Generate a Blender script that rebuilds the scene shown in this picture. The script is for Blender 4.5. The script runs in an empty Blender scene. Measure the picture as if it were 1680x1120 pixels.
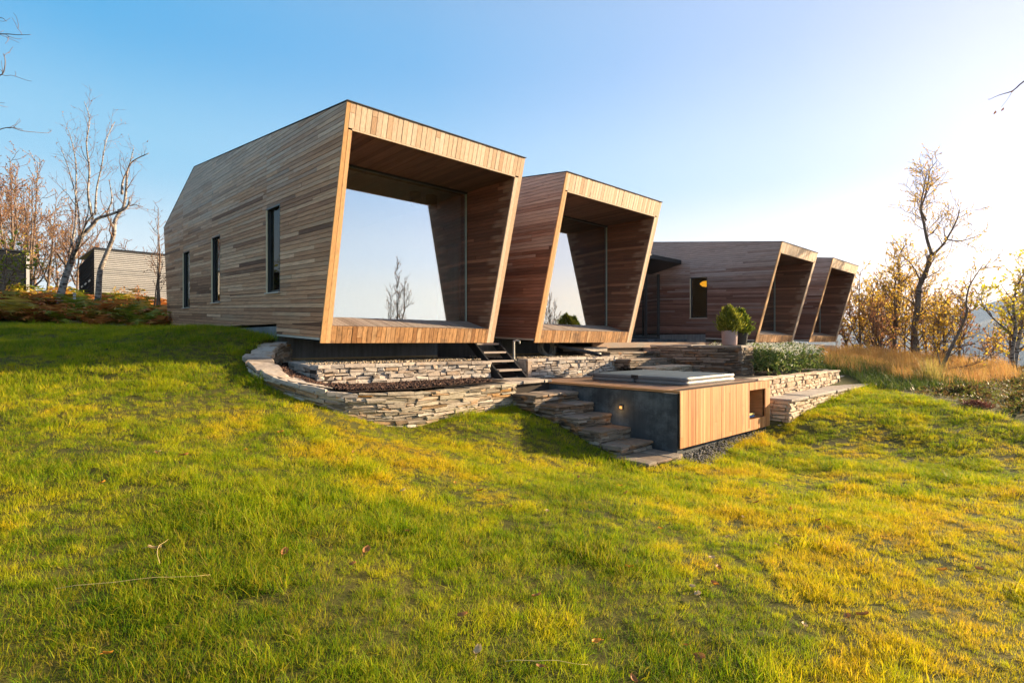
import bpy, math, random
import numpy as np
from mathutils import Vector, Matrix, Euler, noise

R = math.radians
scene = bpy.context.scene
COL = scene.collection
rnd = random.Random(7)
YAW = R(-42.9)                     # the camera's heading: +Y turned towards +X
SUN_AZ, SUN_EL = R(-20), R(15.5)     # azimuth from +X, elevation
SUN_DIR = Vector((math.cos(SUN_EL)*math.cos(SUN_AZ), math.cos(SUN_EL)*math.sin(SUN_AZ), math.sin(SUN_EL)))

# ------------------------------------------------------------------ object helpers
def tag(o, label=None, cat=None, group=None, kind=None):
    if label: o['label'] = label
    if cat: o['category'] = cat
    if group: o['group'] = group
    if kind: o['kind'] = kind
    return o

def empty(name, loc, label, cat, rz=0, group=None):
    o = bpy.data.objects.new(name, None)
    o.empty_display_size = .2
    COL.objects.link(o)
    o.location = loc
    o.rotation_euler = (0, 0, rz)
    return tag(o, label, cat, group)

def copy_tree(o, parent=None):
    c = o.copy(); COL.objects.link(c)
    if parent is not None:
        c.parent = parent
        c.matrix_parent_inverse = o.matrix_parent_inverse.copy()
    for ch in list(o.children): copy_tree(ch, c)
    return c

class MB:
    def __init__(s): s.v = []; s.f = []; s.m = []; s.smooth = False
    def add(s, vs, fs, m=0):
        n = len(s.v); s.v.extend([tuple(p) for p in vs])
        s.f.extend([tuple(n+i for i in f) for f in fs]); s.m.extend([m]*len(fs))
    def box(s, a, b, m=0):
        (x0, y0, z0), (x1, y1, z1) = a, b
        s.add([(x0,y0,z0),(x1,y0,z0),(x1,y1,z0),(x0,y1,z0),(x0,y0,z1),(x1,y0,z1),(x1,y1,z1),(x0,y1,z1)],
              [(0,3,2,1),(4,5,6,7),(0,1,5,4),(1,2,6,5),(2,3,7,6),(3,0,4,7)], m)
    def hexa(s, p, m=0):          # 4 bottom points, 4 top points
        s.add(p, [(0,3,2,1),(4,5,6,7),(0,1,5,4),(1,2,6,5),(2,3,7,6),(3,0,4,7)], m)
    def bevbox(s, a, b, c=.01, m=0):
        (x0, y0, z0), (x1, y1, z1) = a, b
        v = []
        for z, i in ((z0, c), (z0+c, 0), (z1-c, 0), (z1, c)):
            for (x, y, sx, sy) in ((x0,y0,1,1),(x1,y0,-1,1),(x1,y1,-1,-1),(x0,y1,1,-1)):
                v.append((x+sx*i, y+sy*i, z))
        f = [(0,3,2,1),(12,13,14,15)]
        for k in range(3):
            for j in range(4):
                f.append((4*k+j, 4*k+(j+1)%4, 4*k+4+(j+1)%4, 4*k+4+j))
        s.add(v, f, m)
    def prism(s, pts, nrm, t, m=0):   # a polygon given a thickness along its normal, open at the back
        n = len(pts)
        back = [Vector(p) for p in pts]; front = [p + Vector(nrm)*t for p in back]
        fs = [tuple(range(n, 2*n))] + [(i, (i+1) % n, n+(i+1) % n, n+i) for i in range(n)]
        s.add(back+front, fs, m)
    def tube(s, pts, rad, n=6, m=0, cap=True):
        pts = [Vector(p) for p in pts]
        base = len(s.v); k = len(pts)
        up = Vector((0, 0, 1))
        prev = None
        for i, p in enumerate(pts):
            d = (pts[min(i+1, k-1)] - pts[max(i-1, 0)])
            if d.length < 1e-7: d = Vector((0, 0, 1))
            d.normalize()
            if prev is None:
                a = d.cross(up if abs(d.z) < .9 else Vector((1, 0, 0))).normalized()
            else:
                a = (prev - d*prev.dot(d))
                a = a.normalized() if a.length > 1e-6 else d.orthogonal().normalized()
            prev = a; b = d.cross(a)
            r = rad[i] if hasattr(rad, '__len__') else rad
            for j in range(n):
                t = 2*math.pi*j/n
                q = p + a*(math.cos(t)*r) + b*(math.sin(t)*r)
                s.v.append((q.x, q.y, q.z))
        for i in range(k-1):
            for j in range(n):
                s.f.append((base+i*n+j, base+i*n+(j+1) % n, base+(i+1)*n+(j+1) % n, base+(i+1)*n+j)); s.m.append(m)
        if cap:
            s.f.append(tuple(base+j for j in range(n))[::-1]); s.m.append(m)
            s.f.append(tuple(base+(k-1)*n+j for j in range(n))); s.m.append(m)
    def lathe(s, prof, n=24, c=(0, 0, 0), m=0):
        base = len(s.v); k = len(prof)
        for (r, z) in prof:
            for j in range(n):
                t = 2*math.pi*j/n
                s.v.append((c[0]+r*math.cos(t), c[1]+r*math.sin(t), c[2]+z))
        for i in range(k-1):
            for j in range(n):
                s.f.append((base+i*n+j, base+i*n+(j+1) % n, base+(i+1)*n+(j+1) % n, base+(i+1)*n+j)); s.m.append(m)
    def build(s, name, mats, parent=None, smooth=False):
        me = bpy.data.meshes.new(name)
        me.from_pydata(s.v, [], s.f)
        if not isinstance(mats, (list, tuple)): mats = [mats]
        for mt in mats: me.materials.append(mt)
        if len(mats) > 1: me.polygons.foreach_set('material_index', s.m)
        if smooth: me.polygons.foreach_set('use_smooth', [True]*len(me.polygons))
        me.update()
        o = bpy.data.objects.new(name, me); COL.objects.link(o)
        if parent is not None: o.parent = parent
        return o

def np_mesh(name, verts, faces, mats, parent=None, smooth=False):
    """verts (N,3), faces (M,k) arrays, all faces with k corners"""
    me = bpy.data.meshes.new(name)
    verts = np.asarray(verts, dtype=np.float32); faces = np.asarray(faces, dtype=np.int32)
    M, k = faces.shape
    me.vertices.add(len(verts)); me.vertices.foreach_set('co', verts.ravel())
    me.loops.add(M*k); me.loops.foreach_set('vertex_index', faces.ravel())
    me.polygons.add(M); me.polygons.foreach_set('loop_start', np.arange(M, dtype=np.int32)*k)
    try: me.polygons.foreach_set('loop_total', np.full(M, k, dtype=np.int32))
    except Exception: pass
    for mt in (mats if isinstance(mats, (list, tuple)) else [mats]): me.materials.append(mt)
    if smooth: me.polygons.foreach_set('use_smooth', np.ones(M, dtype=bool))
    me.update(calc_edges=True); me.validate()
    o = bpy.data.objects.new(name, me); COL.objects.link(o)
    if parent is not None: o.parent = parent
    return o

# ------------------------------------------------------------------ materials
def mat(name):
    m = bpy.data.materials.new(name); m.use_nodes = True
    nt = m.node_tree; nt.nodes.clear()
    out = nt.nodes.new('ShaderNodeOutputMaterial')
    return m, nt, out

class N:
    """small wrapper to write node graphs"""
    def __init__(s, nt): s.nt = nt
    def n(s, t, **kw):
        nd = s.nt.nodes.new(t)
        for k, v in kw.items():
            if k.startswith('i_'): nd.inputs[int(k[2:])].default_value = v
            else: setattr(nd, k, v)
        return nd
    def l(s, a, b): s.nt.links.new(a, b)
    def val(s, sock, v):
        if hasattr(v, 'is_output') or isinstance(v, bpy.types.NodeSocket): s.l(v, sock)
        else: sock.default_value = v
    def math(s, op, a, b=0., c=None, clamp=False):
        nd = s.n('ShaderNodeMath', operation=op); nd.use_clamp = clamp
        s.val(nd.inputs[0], a); s.val(nd.inputs[1], b)
        if c is not None: s.val(nd.inputs[2], c)
        return nd.outputs[0]
    def mix(s, f, a, b, bt='MIX'):
        nd = s.n('ShaderNodeMix', data_type='RGBA', blend_type=bt)
        s.val(nd.inputs[0], f)
        for i, v in ((6, a), (7, b)):
            if isinstance(v, tuple): v = (*v, 1) if len(v) == 3 else v
            s.val(nd.inputs[i], v)
        return nd.outputs[2]
    def ramp(s, f, stops, interp='LINEAR'):
        nd = s.n('ShaderNodeValToRGB'); cr = nd.color_ramp; cr.interpolation = interp
        while len(cr.elements) < len(stops): cr.elements.new(.5)
        for e, (p, c) in zip(cr.elements, stops):
            e.position = p; e.color = (*c, 1) if len(c) == 3 else c
        s.val(nd.inputs[0], f)
        return nd.outputs[0]
    def noise(s, vec=None, scale=5., detail=4., rough=.55, out=0):
        nd = s.n('ShaderNodeTexNoise'); nd.inputs['Scale'].default_value = scale
        nd.inputs['Detail'].default_value = detail; nd.inputs['Roughness'].default_value = rough
        if vec is not None: s.l(vec, nd.inputs['Vector'])
        return nd.outputs[out]
    def pos(s, scale=(1, 1, 1), obj=False):
        if obj: src = s.n('ShaderNodeTexCoord').outputs['Object']
        else: src = s.n('ShaderNodeNewGeometry').outputs['Position']
        if scale == (1, 1, 1): return src
        mp = s.n('ShaderNodeMapping'); mp.inputs['Scale'].default_value = scale
        s.l(src, mp.inputs['Vector']); return mp.outputs[0]
    def island(s): return s.n('ShaderNodeNewGeometry').outputs['Random Per Island']
    def bump(s, h, strength=.3, dist=.01):
        nd = s.n('ShaderNodeBump'); nd.inputs['Strength'].default_value = strength
        nd.inputs['Distance'].default_value = dist; s.l(h, nd.inputs['Height']); return nd.outputs[0]

def princ(g, out, col, rough=.7, spec=.3, metal=0., normal=None):
    p = g.n('ShaderNodeBsdfPrincipled')
    if isinstance(col, tuple): col = (*col, 1) if len(col) == 3 else col
    g.val(p.inputs['Base Color'], col); g.val(p.inputs['Roughness'], rough)
    p.inputs['Specular IOR Level'].default_value = spec; p.inputs['Metallic'].default_value = metal
    if normal is not None: g.l(normal, p.inputs['Normal'])
    g.l(p.outputs[0], out.inputs[0]); return p

def flat(name, col, rough=.6, spec=.3, metal=0., var=.15, scale=6.):
    m, nt, out = mat(name); g = N(nt)
    nz = g.noise(g.pos(), scale, 5)
    c = g.mix(g.math('MULTIPLY', nz, 1.), tuple(x*(1-var) for x in col), tuple(min(1, x*(1+var)) for x in col))
    princ(g, out, c, rough, spec, metal, g.bump(g.noise(g.pos(), scale*8, 3), .15, .004))
    return m

def wood(name, stops, grain=(60, 3, 60), weather=None, dark=.55, rough=.65, knots=.0, edge=None, top=None):
    """boards: one tone per board (island), streaky grain along the board, blotchy weathering"""
    m, nt, out = mat(name); g = N(nt)
    isl = g.island()
    c = g.ramp(isl, stops)
    wn = g.n('ShaderNodeTexWhiteNoise', noise_dimensions='1D'); g.l(g.math('MULTIPLY', isl, 917.), wn.inputs['W'])
    off = g.n('ShaderNodeVectorMath', operation='ADD'); g.l(g.pos(grain), off.inputs[0])
    sc = g.n('ShaderNodeVectorMath', operation='SCALE'); sc.inputs['Scale'].default_value = 40.
    g.l(wn.outputs['Color'], sc.inputs[0]); g.l(sc.outputs[0], off.inputs[1])
    gr = g.noise(off.outputs[0], 1., 5, .65)
    k = g.ramp(gr, [(.28, (dark,)*3), (.55, (1, 1, 1)), (.8, (1.18,)*3)])
    c = g.mix(1., c, k, 'MULTIPLY')
    if weather:
        wc, ws, lo, hi = weather
        w = g.noise(g.pos((ws*1.0, ws*.35, ws*1.6)), 1., 6, .6)
        w2 = g.math('ADD', w, g.math('MULTIPLY', g.math('SUBTRACT', wn.outputs['Value'], .5), .25))
        fac = g.ramp(w2, [(lo, (0, 0, 0)), (hi, (1, 1, 1))])
        c = g.mix(fac, c, wc)
    if top:                       # the upper courses turn paler and greyer with height, board by board
        tcol, tz = top
        sz = g.n('ShaderNodeSeparateXYZ'); g.l(g.pos(), sz.inputs[0])
        hgt = g.math('ADD', g.math('MULTIPLY', g.math('SUBTRACT', sz.outputs[2], tz), .55), g.math('MULTIPLY', g.math('SUBTRACT', wn.outputs['Value'], .5), .7))
        nn = g.noise(g.pos((.6, .22, 1.1)), 1., 4, .6)
        ft = g.math('ADD', hgt, g.math('MULTIPLY', g.math('SUBTRACT', nn, .5), 1.3), clamp=True)
        c = g.mix(g.math('MULTIPLY', ft, .75), c, g.mix(1., tcol, k, 'MULTIPLY'))
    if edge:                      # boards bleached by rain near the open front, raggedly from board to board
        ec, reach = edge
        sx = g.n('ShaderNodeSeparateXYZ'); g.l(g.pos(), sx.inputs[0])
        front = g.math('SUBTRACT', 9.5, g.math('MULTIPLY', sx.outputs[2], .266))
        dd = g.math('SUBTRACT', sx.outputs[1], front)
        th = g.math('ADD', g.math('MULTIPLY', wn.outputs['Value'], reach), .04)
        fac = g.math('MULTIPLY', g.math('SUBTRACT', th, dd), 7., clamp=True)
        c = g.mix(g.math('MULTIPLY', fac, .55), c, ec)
    b = g.bump(gr, .25, .004)
    princ(g, out, c, rough, .25, 0, b)
    return m

def stone(name, stops, blotch=(.30, .17, .08), blotch_amt=.45, sc=1.):
    m, nt, out = mat(name); g = N(nt)
    isl = g.island()
    c = g.ramp(isl, stops)
    n1 = g.noise(g.pos((9*sc, 9*sc, 22*sc)), 1., 8, .65)
    k = g.ramp(n1, [(.25, (.5, .48, .46)), (.5, (1, 1, 1)), (.75, (1.25, 1.22, 1.18))])
    c = g.mix(1., c, k, 'MULTIPLY')
    n2 = g.noise(g.pos((3*sc, 3*sc, 7*sc)), 1., 5, .6)
    f = g.ramp(n2, [(.56, (0, 0, 0)), (.68, (1, 1, 1))])
    c = g.mix(g.math('MULTIPLY', f, blotch_amt), c, blotch)
    n3 = g.noise(g.pos((35, 35, 90)), 1., 6, .7)
    b = g.bump(g.math('ADD', g.math('MULTIPLY', n1, .7), g.math('MULTIPLY', n3, .4)), .8, .018)
    princ(g, out, c, .85, .2, 0, b)
    return m

def leafmat(name, stops, trans=.45, rough=.6, patch=None):
    m, nt, out = mat(name); g = N(nt)
    c = g.ramp(g.island(), stops)
    if patch:
        pc, ps, lo, hi = patch
        f = g.ramp(g.noise(g.pos(), ps, 3), [(lo, (0, 0, 0)), (hi, (1, 1, 1))])
        c = g.mix(f, c, pc)
    d = g.n('ShaderNodeBsdfPrincipled'); g.l(c, d.inputs['Base Color']); d.inputs['Roughness'].default_value = rough
    d.inputs['Specular IOR Level'].default_value = .2
    t = g.n('ShaderNodeBsdfTranslucent'); g.l(c, t.inputs['Color'])
    mx = g.n('ShaderNodeMixShader'); mx.inputs[0].default_value = trans
    g.l(d.outputs[0], mx.inputs[1]); g.l(t.outputs[0], mx.inputs[2]); g.l(mx.outputs[0], out.inputs[0])
    return m

def glassmat(name, refl, tint=(.55, .62, .58), gtint=(1, 1, 1), ior=1.5):
    m, nt, out = mat(name); g = N(nt)
    tr = g.n('ShaderNodeBsdfTransparent'); tr.inputs[0].default_value = (*tint, 1)
    gl = g.n('ShaderNodeBsdfGlossy'); gl.inputs['Roughness'].default_value = 0.; gl.inputs[0].default_value = (*gtint, 1)
    lw = g.n('ShaderNodeFresnel'); lw.inputs[0].default_value = ior
    f = g.math('ADD', lw.outputs[0], refl, clamp=True)
    mx = g.n('ShaderNodeMixShader'); g.l(f, mx.inputs[0])
    g.l(tr.outputs[0], mx.inputs[1]); g.l(gl.outputs[0], mx.inputs[2]); g.l(mx.outputs[0], out.inputs[0])
    return m

def emitmat(name, col, s):
    m, nt, out = mat(name); g = N(nt)
    e = g.n('ShaderNodeEmission'); e.inputs[0].default_value = (*col, 1); e.inputs[1].default_value = s
    g.l(e.outputs[0], out.inputs[0]); return m

M = {}
M['siding'] = wood('weathered_siding', [(0, (.14, .060, .030)), (.10, (.36, .175, .092)), (.35, (.60, .325, .18)), (.5, (.43, .215, .115)), (.65, (.55, .29, .16)), (.82, (.74, .46, .29)), (.93, (.42, .20, .105)), (1, (.16, .07, .035))],
                   (50, 2.2, 50), ((.43, .29, .19), .9, .55, .8), top=((.66, .55, .47), 3.0))
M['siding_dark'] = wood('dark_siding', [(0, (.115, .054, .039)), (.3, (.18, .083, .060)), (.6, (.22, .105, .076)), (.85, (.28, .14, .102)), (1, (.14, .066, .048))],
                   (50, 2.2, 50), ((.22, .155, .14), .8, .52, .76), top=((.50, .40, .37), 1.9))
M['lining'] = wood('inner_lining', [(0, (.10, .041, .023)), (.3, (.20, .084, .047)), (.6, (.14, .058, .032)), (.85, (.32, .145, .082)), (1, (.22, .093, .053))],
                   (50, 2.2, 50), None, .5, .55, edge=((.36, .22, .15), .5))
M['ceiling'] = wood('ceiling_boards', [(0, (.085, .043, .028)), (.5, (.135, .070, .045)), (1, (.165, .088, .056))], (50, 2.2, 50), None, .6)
M['fascia'] = wood('cedar_fascia', [(0, (.48, .29, .17)), (.2, (.66, .48, .33)), (.5, (.72, .55, .40)), (.75, (.58, .38, .24)), (.9, (.76, .60, .46)), (1, (.52, .32, .19))],
                   (45, 45, 2.5), None, .7)
M['apron'] = wood('cedar_apron', [(0, (.28, .125, .045)), (.25, (.48, .245, .10)), (.5, (.56, .30, .13)), (.7, (.36, .18, .075)), (.9, (.60, .36, .18)), (1, (.42, .20, .08))],
                   (30, 30, 2.2), ((.20, .11, .06), 2.2, .60, .74), .4)
M['post'] = wood('cedar_post', [(0, (.56, .29, .11)), (.5, (.66, .37, .16)), (1, (.70, .43, .22))], (45, 45, 1.5), None, .7)
M['porch'] = wood('porch_boards', [(0, (.22, .17, .14)), (.5, (.33, .27, .23)), (1, (.28, .22, .19))], (50, 2.2, 50), None, .6)
M['tubwood'] = wood('tub_panel_boards', [(0, (.40, .150, .045)), (.25, (.62, .285, .105)), (.5, (.52, .21, .065)), (.8, (.70, .37, .16)), (1, (.56, .24, .085))],
                    (40, 40, 1.6), ((.42, .20, .08), 1.4, .58, .8), .6)
M['deck'] = wood('deck_boards', [(0, (.16, .085, .05)), (.5, (.26, .145, .085)), (1, (.21, .115, .07))], (50, 2.2, 50), ((.16, .12, .10), 1.5, .5, .7), .6, .45)
M['deckedge'] = wood('deck_edge', [(0, (.40, .19, .08)), (1, (.48, .25, .11))], (40, 2, 40), None, .6)
M['backing'] = flat('dark_backing', (.02, .016, .014), .9)
M['roof'] = flat('dark_roof_felt', (.05, .05, .055), .9)
M['frame'] = flat('dark_window_frame', (.035, .037, .04), .4)
M['trimmetal'] = flat('pale_metal_trim', (.55, .52, .47), .35, .5, .2)
M['jamb'] = flat('pale_wood_jamb', (.70, .58, .40), .6)
M['black'] = flat('black_steel', (.02, .021, .024), .4)
M['steel'] = flat('steel_post', (.33, .32, .30), .4, .5, .6)
M['room'] = flat('room_wall', (.62, .60, .52), .8)
M['glass'] = glassmat('mirror_glass', .50, (.95, 1.0, .97), (.86, .95, 1.0))
M['glass_side'] = glassmat('side_glass', .0, (.55, .60, .60), ior=1.18)
M['glass_link'] = glassmat('link_glass', .35, (.30, .36, .38))
M['glassedge'] = flat('pale_glass_edge', (.42, .52, .47), .4)
M['curtain'] = flat('teal_curtain', (.45, .68, .70), .8, .1)
M['wicker'] = flat('pale_wicker', (.55, .68, .62), .7)
M['lampglow'] = emitmat('lamp_glow', (1., .36, .02), .8)
M['spot'] = emitmat('spot_glow', (1., .40, .10), .55)
M['slat'] = emitmat('lit_slats', (1., .72, .30), .55)

def concretemat(name, a, b, stain=None):
    m, nt, out = mat(name); g = N(nt)
    n1 = g.noise(g.pos(), 1.3, 8, .65)
    c = g.ramp(n1, [(.3, a), (.7, b)])
    if stain:
        f = g.ramp(g.noise(g.pos((1.2, 1.2, 1.6)), 1., 6, .7), [(.47, (0, 0, 0)), (.68, (1, 1, 1))])
        c = g.mix(g.math('MULTIPLY', f, .55), c, stain)
    streak = g.ramp(g.noise(g.pos((14, 14, .8)), 1., 4), [(.35, (.75,)*3), (.6, (1, 1, 1))])
    c = g.mix(1., c, streak, 'MULTIPLY')
    princ(g, out, c, .8, .25, 0, g.bump(g.noise(g.pos(), 40, 5), .25, .006))
    return m
M['concrete'] = concretemat('foundation_concrete', (.13, .14, .15), (.24, .25, .255))
M['concrete_dark'] = concretemat('charcoal_concrete', (.030, .037, .045), (.066, .076, .088), (.22, .25, .27))
M['insul'] = flat('pale_base_strip', (.45, .33, .18), .85)

PALE = [(0, (.20, .16, .13)), (.15, (.40, .34, .29)), (.35, (.46, .41, .36)), (.5, (.33, .27, .23)), (.65, (.50, .44, .38)), (.8, (.37, .26, .18)), (.9, (.44, .41, .38)), (1, (.24, .18, .14))]
MOSS = [(0, (.12, .10, .08)), (.12, (.29, .25, .19)), (.3, (.42, .37, .29)), (.45, (.19, .155, .12)), (.6, (.36, .31, .25)), (.72, (.30, .18, .085)), (.85, (.46, .43, .38)), (.93, (.37, .20, .07)), (1, (.17, .14, .11))]
SLATE = [(0, (.09, .070, .055)), (.3, (.18, .14, .105)), (.55, (.26, .215, .175)), (.75, (.17, .105, .062)), (.9, (.33, .29, .25)), (1, (.25, .145, .08))]
M['stone_pale'] = stone('pale_stone', PALE)
M['stone_moss'] = stone('mossy_stone', MOSS, (.25, .14, .06), .4)
M['stone_slate'] = stone('slate_stone', SLATE, (.34, .16, .06), .7)
M['stone_tan'] = stone('tan_stone', [(0, (.42, .29, .18)), (.2, (.58, .45, .32)), (.45, (.50, .37, .25)), (.65, (.64, .52, .39)), (.85, (.46, .34, .25)), (1, (.36, .25, .16))])
M['mortar'] = flat('mortar', (.33, .30, .25), .95, .1, 0, .3, 10)
M['joint'] = flat('dark_joint', (.055, .045, .038), .95, .1)
M['slab'] = stone('flagstone', [(0, (.26, .22, .19)), (.4, (.40, .35, .30)), (.7, (.33, .28, .24)), (1, (.46, .40, .35))], (.32, .18, .10), .35, .6)

# ------------------------------------------------------------------ the lie of the land
CTRL = [(0,0,-1.7),(0,-5,-1.75),(5,-3,-1.85),(-4,-2,-1.5),(-4,3,-1.15),(2,5,-1.38),(4,4,-1.72),(6,3,-1.95),(10,2,-2.1),(13,2,-2.0),(15,.9,-1.68),(17.4,2.8,-1.5),
        (8.7,4.7,-2.16),(10.5,4.8,-2.15),(12.4,4.8,-2.06),(13.3,4.4,-1.88),(16,4.6,-1.58),(19.3,4.7,-1.36),(7.6,5.1,-2.12),(7.3,7.2,-1.50),(7.5,6.3,-1.90),(8.3,4.75,-2.12),(7.55,5.7,-2.06),(6.9,7.7,-1.42),
        (5.6,7.4,-1.45),(4.7,7.6,-1.46),(3.7,7.6,-1.2),(2.9,8.6,-.80),(2.7,9.7,-.5),(3.6,10.9,-.1),(3.95,11.8,.06),(3.95,14,.24),(3.95,18,.34),(3.95,22.5,.41),(1.6,22,.45),
        (-.3,20.7,.5),(0,10,-.62),(1,15,.05),(-5,10,-.4),(-6,20,.7),(3,30,1.5),(-4,30,1.6),(3,38,2.2),(8,24,.5),(14,24,.4),(26,24,.2),
        (6,9.8,-.95),(6,14,-.7),(10,9.8,-1.0),(11,7,-1.6),(12,14,-.6),(16,10,-.6),(16.5,6.5,-1.3),(22,9,-.55),(24.5,7.5,-.55),(20,7,-.85),(31,8,-.55),(31,14,-.4),(22,4.5,-1.2),(26,5,-1.0),(32,5,-.75),
        (20,1,-1.6),(19,-3,-1.7),(26,0,-1.5),(36,4,-1.2),(36,12,-1.0),(10,-8,-1.95),(22,-10,-2.1),(0,-14,-1.9),(-10,-8,-1.5),(-12,4,-.9),(-14,16,.5),(-14,30,2.0)]
_c = np.array(CTRL, float)
def _tps(r2): return np.where(r2 > 1e-12, .5*r2*np.log(np.maximum(r2, 1e-12)), 0)
_n = len(_c)
_K = _tps(((_c[:, None, :2]-_c[None, :, :2])**2).sum(-1)) + np.eye(_n)*.02
_P = np.c_[np.ones(_n), _c[:, :2]]
_A = np.block([[_K, _P], [_P.T, np.zeros((3, 3))]])
_w = np.linalg.solve(_A, np.r_[_c[:, 2], 0, 0, 0])
def sstep(a, b, x):
    t = np.clip((x-a)/(b-a), 0, 1); return t*t*(3-2*t)
def height(x, y):
    x = np.atleast_1d(np.asarray(x, float)); y = np.atleast_1d(np.asarray(y, float))
    z = np.zeros_like(x)
    for i in range(0, len(x), 4000):
        xs, ys = x[i:i+4000], y[i:i+4000]
        k = _tps((xs[:, None]-_c[None, :, 0])**2+(ys[:, None]-_c[None, :, 1])**2)
        z[i:i+4000] = k@_w[:_n]+_w[_n]+_w[_n+1]*xs+_w[_n+2]*ys
    far = -1.8 + .06*np.clip(y-8, 0, 120) - .012*np.clip(-y, 0, 400) - .02*np.clip(x-10, 0, 30)*0
    w = np.maximum(sstep(18, 34, np.hypot((x-10)*.75, y-10)), sstep(30, 40, x))
    z = z*(1-w)+far*w
    z = z - 75*sstep(34, 330, x)*(1+0*x)
    near = np.exp(-((x-6)**2+(y-4)**2)/260.)
    z += near*(.015*(np.sin(x*1.9+1.3*np.sin(y*1.1))+np.sin(y*2.3+1.7*np.sin(x*.8)))+.011*np.sin(x*4.7+2*np.sin(y*2.9))*np.sin(y*5.3+2*np.sin(x*2.1)))
    return z
def hz(x, y): return float(height([x], [y])[0])

ax = lambda a, b, n: np.linspace(a, b, n)
gx = np.unique(np.r_[-4500, -2500, -1200, -600, -300, -160, -90, -50, ax(-30, -10, 14), ax(-9.6, 22, 190), ax(22.6, 40, 30), ax(43, 130, 20), 160, 200, 260, 330, 420, 600])
gy = np.unique(np.r_[-5000, -2500, -1200, -600, -300, -160, -90, -50, ax(-30, -8, 14), ax(-7.6, 25, 190), ax(26, 50, 24), 60, 80, 120, 200, 400, 900, 2000, 5000])
GX, GY = np.meshgrid(gx, gy)
GZ = height(GX.ravel(), GY.ravel())
nx, ny = len(gx), len(gy)
GROUND_Z = GZ
ii, jj = np.meshgrid(np.arange(nx-1), np.arange(ny-1))
q = (jj*nx+ii).ravel()
def watermat():
    m, nt, out = mat('fjord_water'); g = N(nt)
    princ(g, out, (.05, .08, .11), .12, .5, 0, g.bump(g.noise(g.pos((.03, .03, .03)), 1., 4), .3, 1.)); return m
w = MB(); w.add([(200,-6000,-62),(9000,-6000,-62),(9000,6000,-62),(200,6000,-62)], [(0,1,2,3)])
tag(w.build('fjord_water', watermat()), 'pale blue fjord water beyond the trees', 'water', kind='structure')

# mountains across the fjord, with real depth
def mountains():
    na, nr = 90, 14
    vs = []; fs = []
    for i in range(na):
        az = R(-9+52*i/(na-1))
        env = float(sstep(-9, 3, math.degrees(az)))
        peak = env*(92+28*math.sin(az*9+.6)+60*noise.fractal(Vector((az*7, 1.3, 0)), .9, 2.1, 5))
        for j in range(nr):
            t = j/(nr-1); r = 1500+1900*t
            prof = math.sin(min(1, t/.75)*math.pi/2) if t < .75 else 1-(t-.75)*1.2
            x, y = r*math.cos(az), r*math.sin(az)
            z = -66+(peak+66)*prof + 30*prof*env*noise.fractal(Vector((x/300, y/300, 2)), .8, 2.2, 5)
            vs.append((x, y, z))
    for i in range(na-1):
        for j in range(nr-1):
            a = i*nr+j; fs.append((a, a+1, a+nr+1, a+nr))
    b = MB(); b.add(vs, fs); 
    m, nt, out = mat('mountain_heath'); g = N(nt)
    c = g.ramp(g.noise(g.pos(), .006, 8, .6), [(.35, (.045, .055, .05)), (.6, (.10, .10, .085))])
    princ(g, out, c, .95, .1)
    tag(b.build('mountain', m, smooth=True), 'hazy blue mountain ridge across the fjord', 'mountain', kind='structure')
mountains()

# ------------------------------------------------------------------ boards clipped to a polygon
def cut(poly, a, b, c):          # keep a*x+b*y<=c, return (inside, outside)
    ins, outs = [], []
    n = len(poly)
    for i in range(n):
        p, q_ = poly[i], poly[(i+1) % n]
        dp, dq = a*p[0]+b*p[1]-c, a*q_[0]+b*q_[1]-c
        (ins if dp <= 0 else outs).append(p)
        if (dp < 0 < dq) or (dq < 0 < dp):
            t = dp/(dp-dq); x = (p[0]+t*(q_[0]-p[0]), p[1]+t*(q_[1]-p[1]))
            ins.append(x); outs.append(x)
    return (ins if len(ins) > 2 else []), (outs if len(outs) > 2 else [])
def edges_of(poly):              # counter-clockwise polygon -> half planes a*x+b*y<=c
    r = []
    n = len(poly)
    for i in range(n):
        (x0, y0), (x1, y1) = poly[i], poly[(i+1) % n]
        a, b = (y1-y0), -(x1-x0); r.append((a, b, a*x0+b*y0))
    return r
def ccw(p):
    s = sum(p[i][0]*p[(i+1) % len(p)][1]-p[(i+1) % len(p)][0]*p[i][1] for i in range(len(p)))
    return p if s > 0 else p[::-1]
def minus(piece, hole):
    out = []
    for (a, b, c) in edges_of(hole):
        if not piece: break
        ins, o = cut(piece, a, b, c)
        if o: out.append(o)
        piece = ins
    return out
def area(p): return abs(sum(p[i][0]*p[(i+1) % len(p)][1]-p[(i+1) % len(p)][0]*p[i][1] for i in range(len(p))))/2
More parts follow.
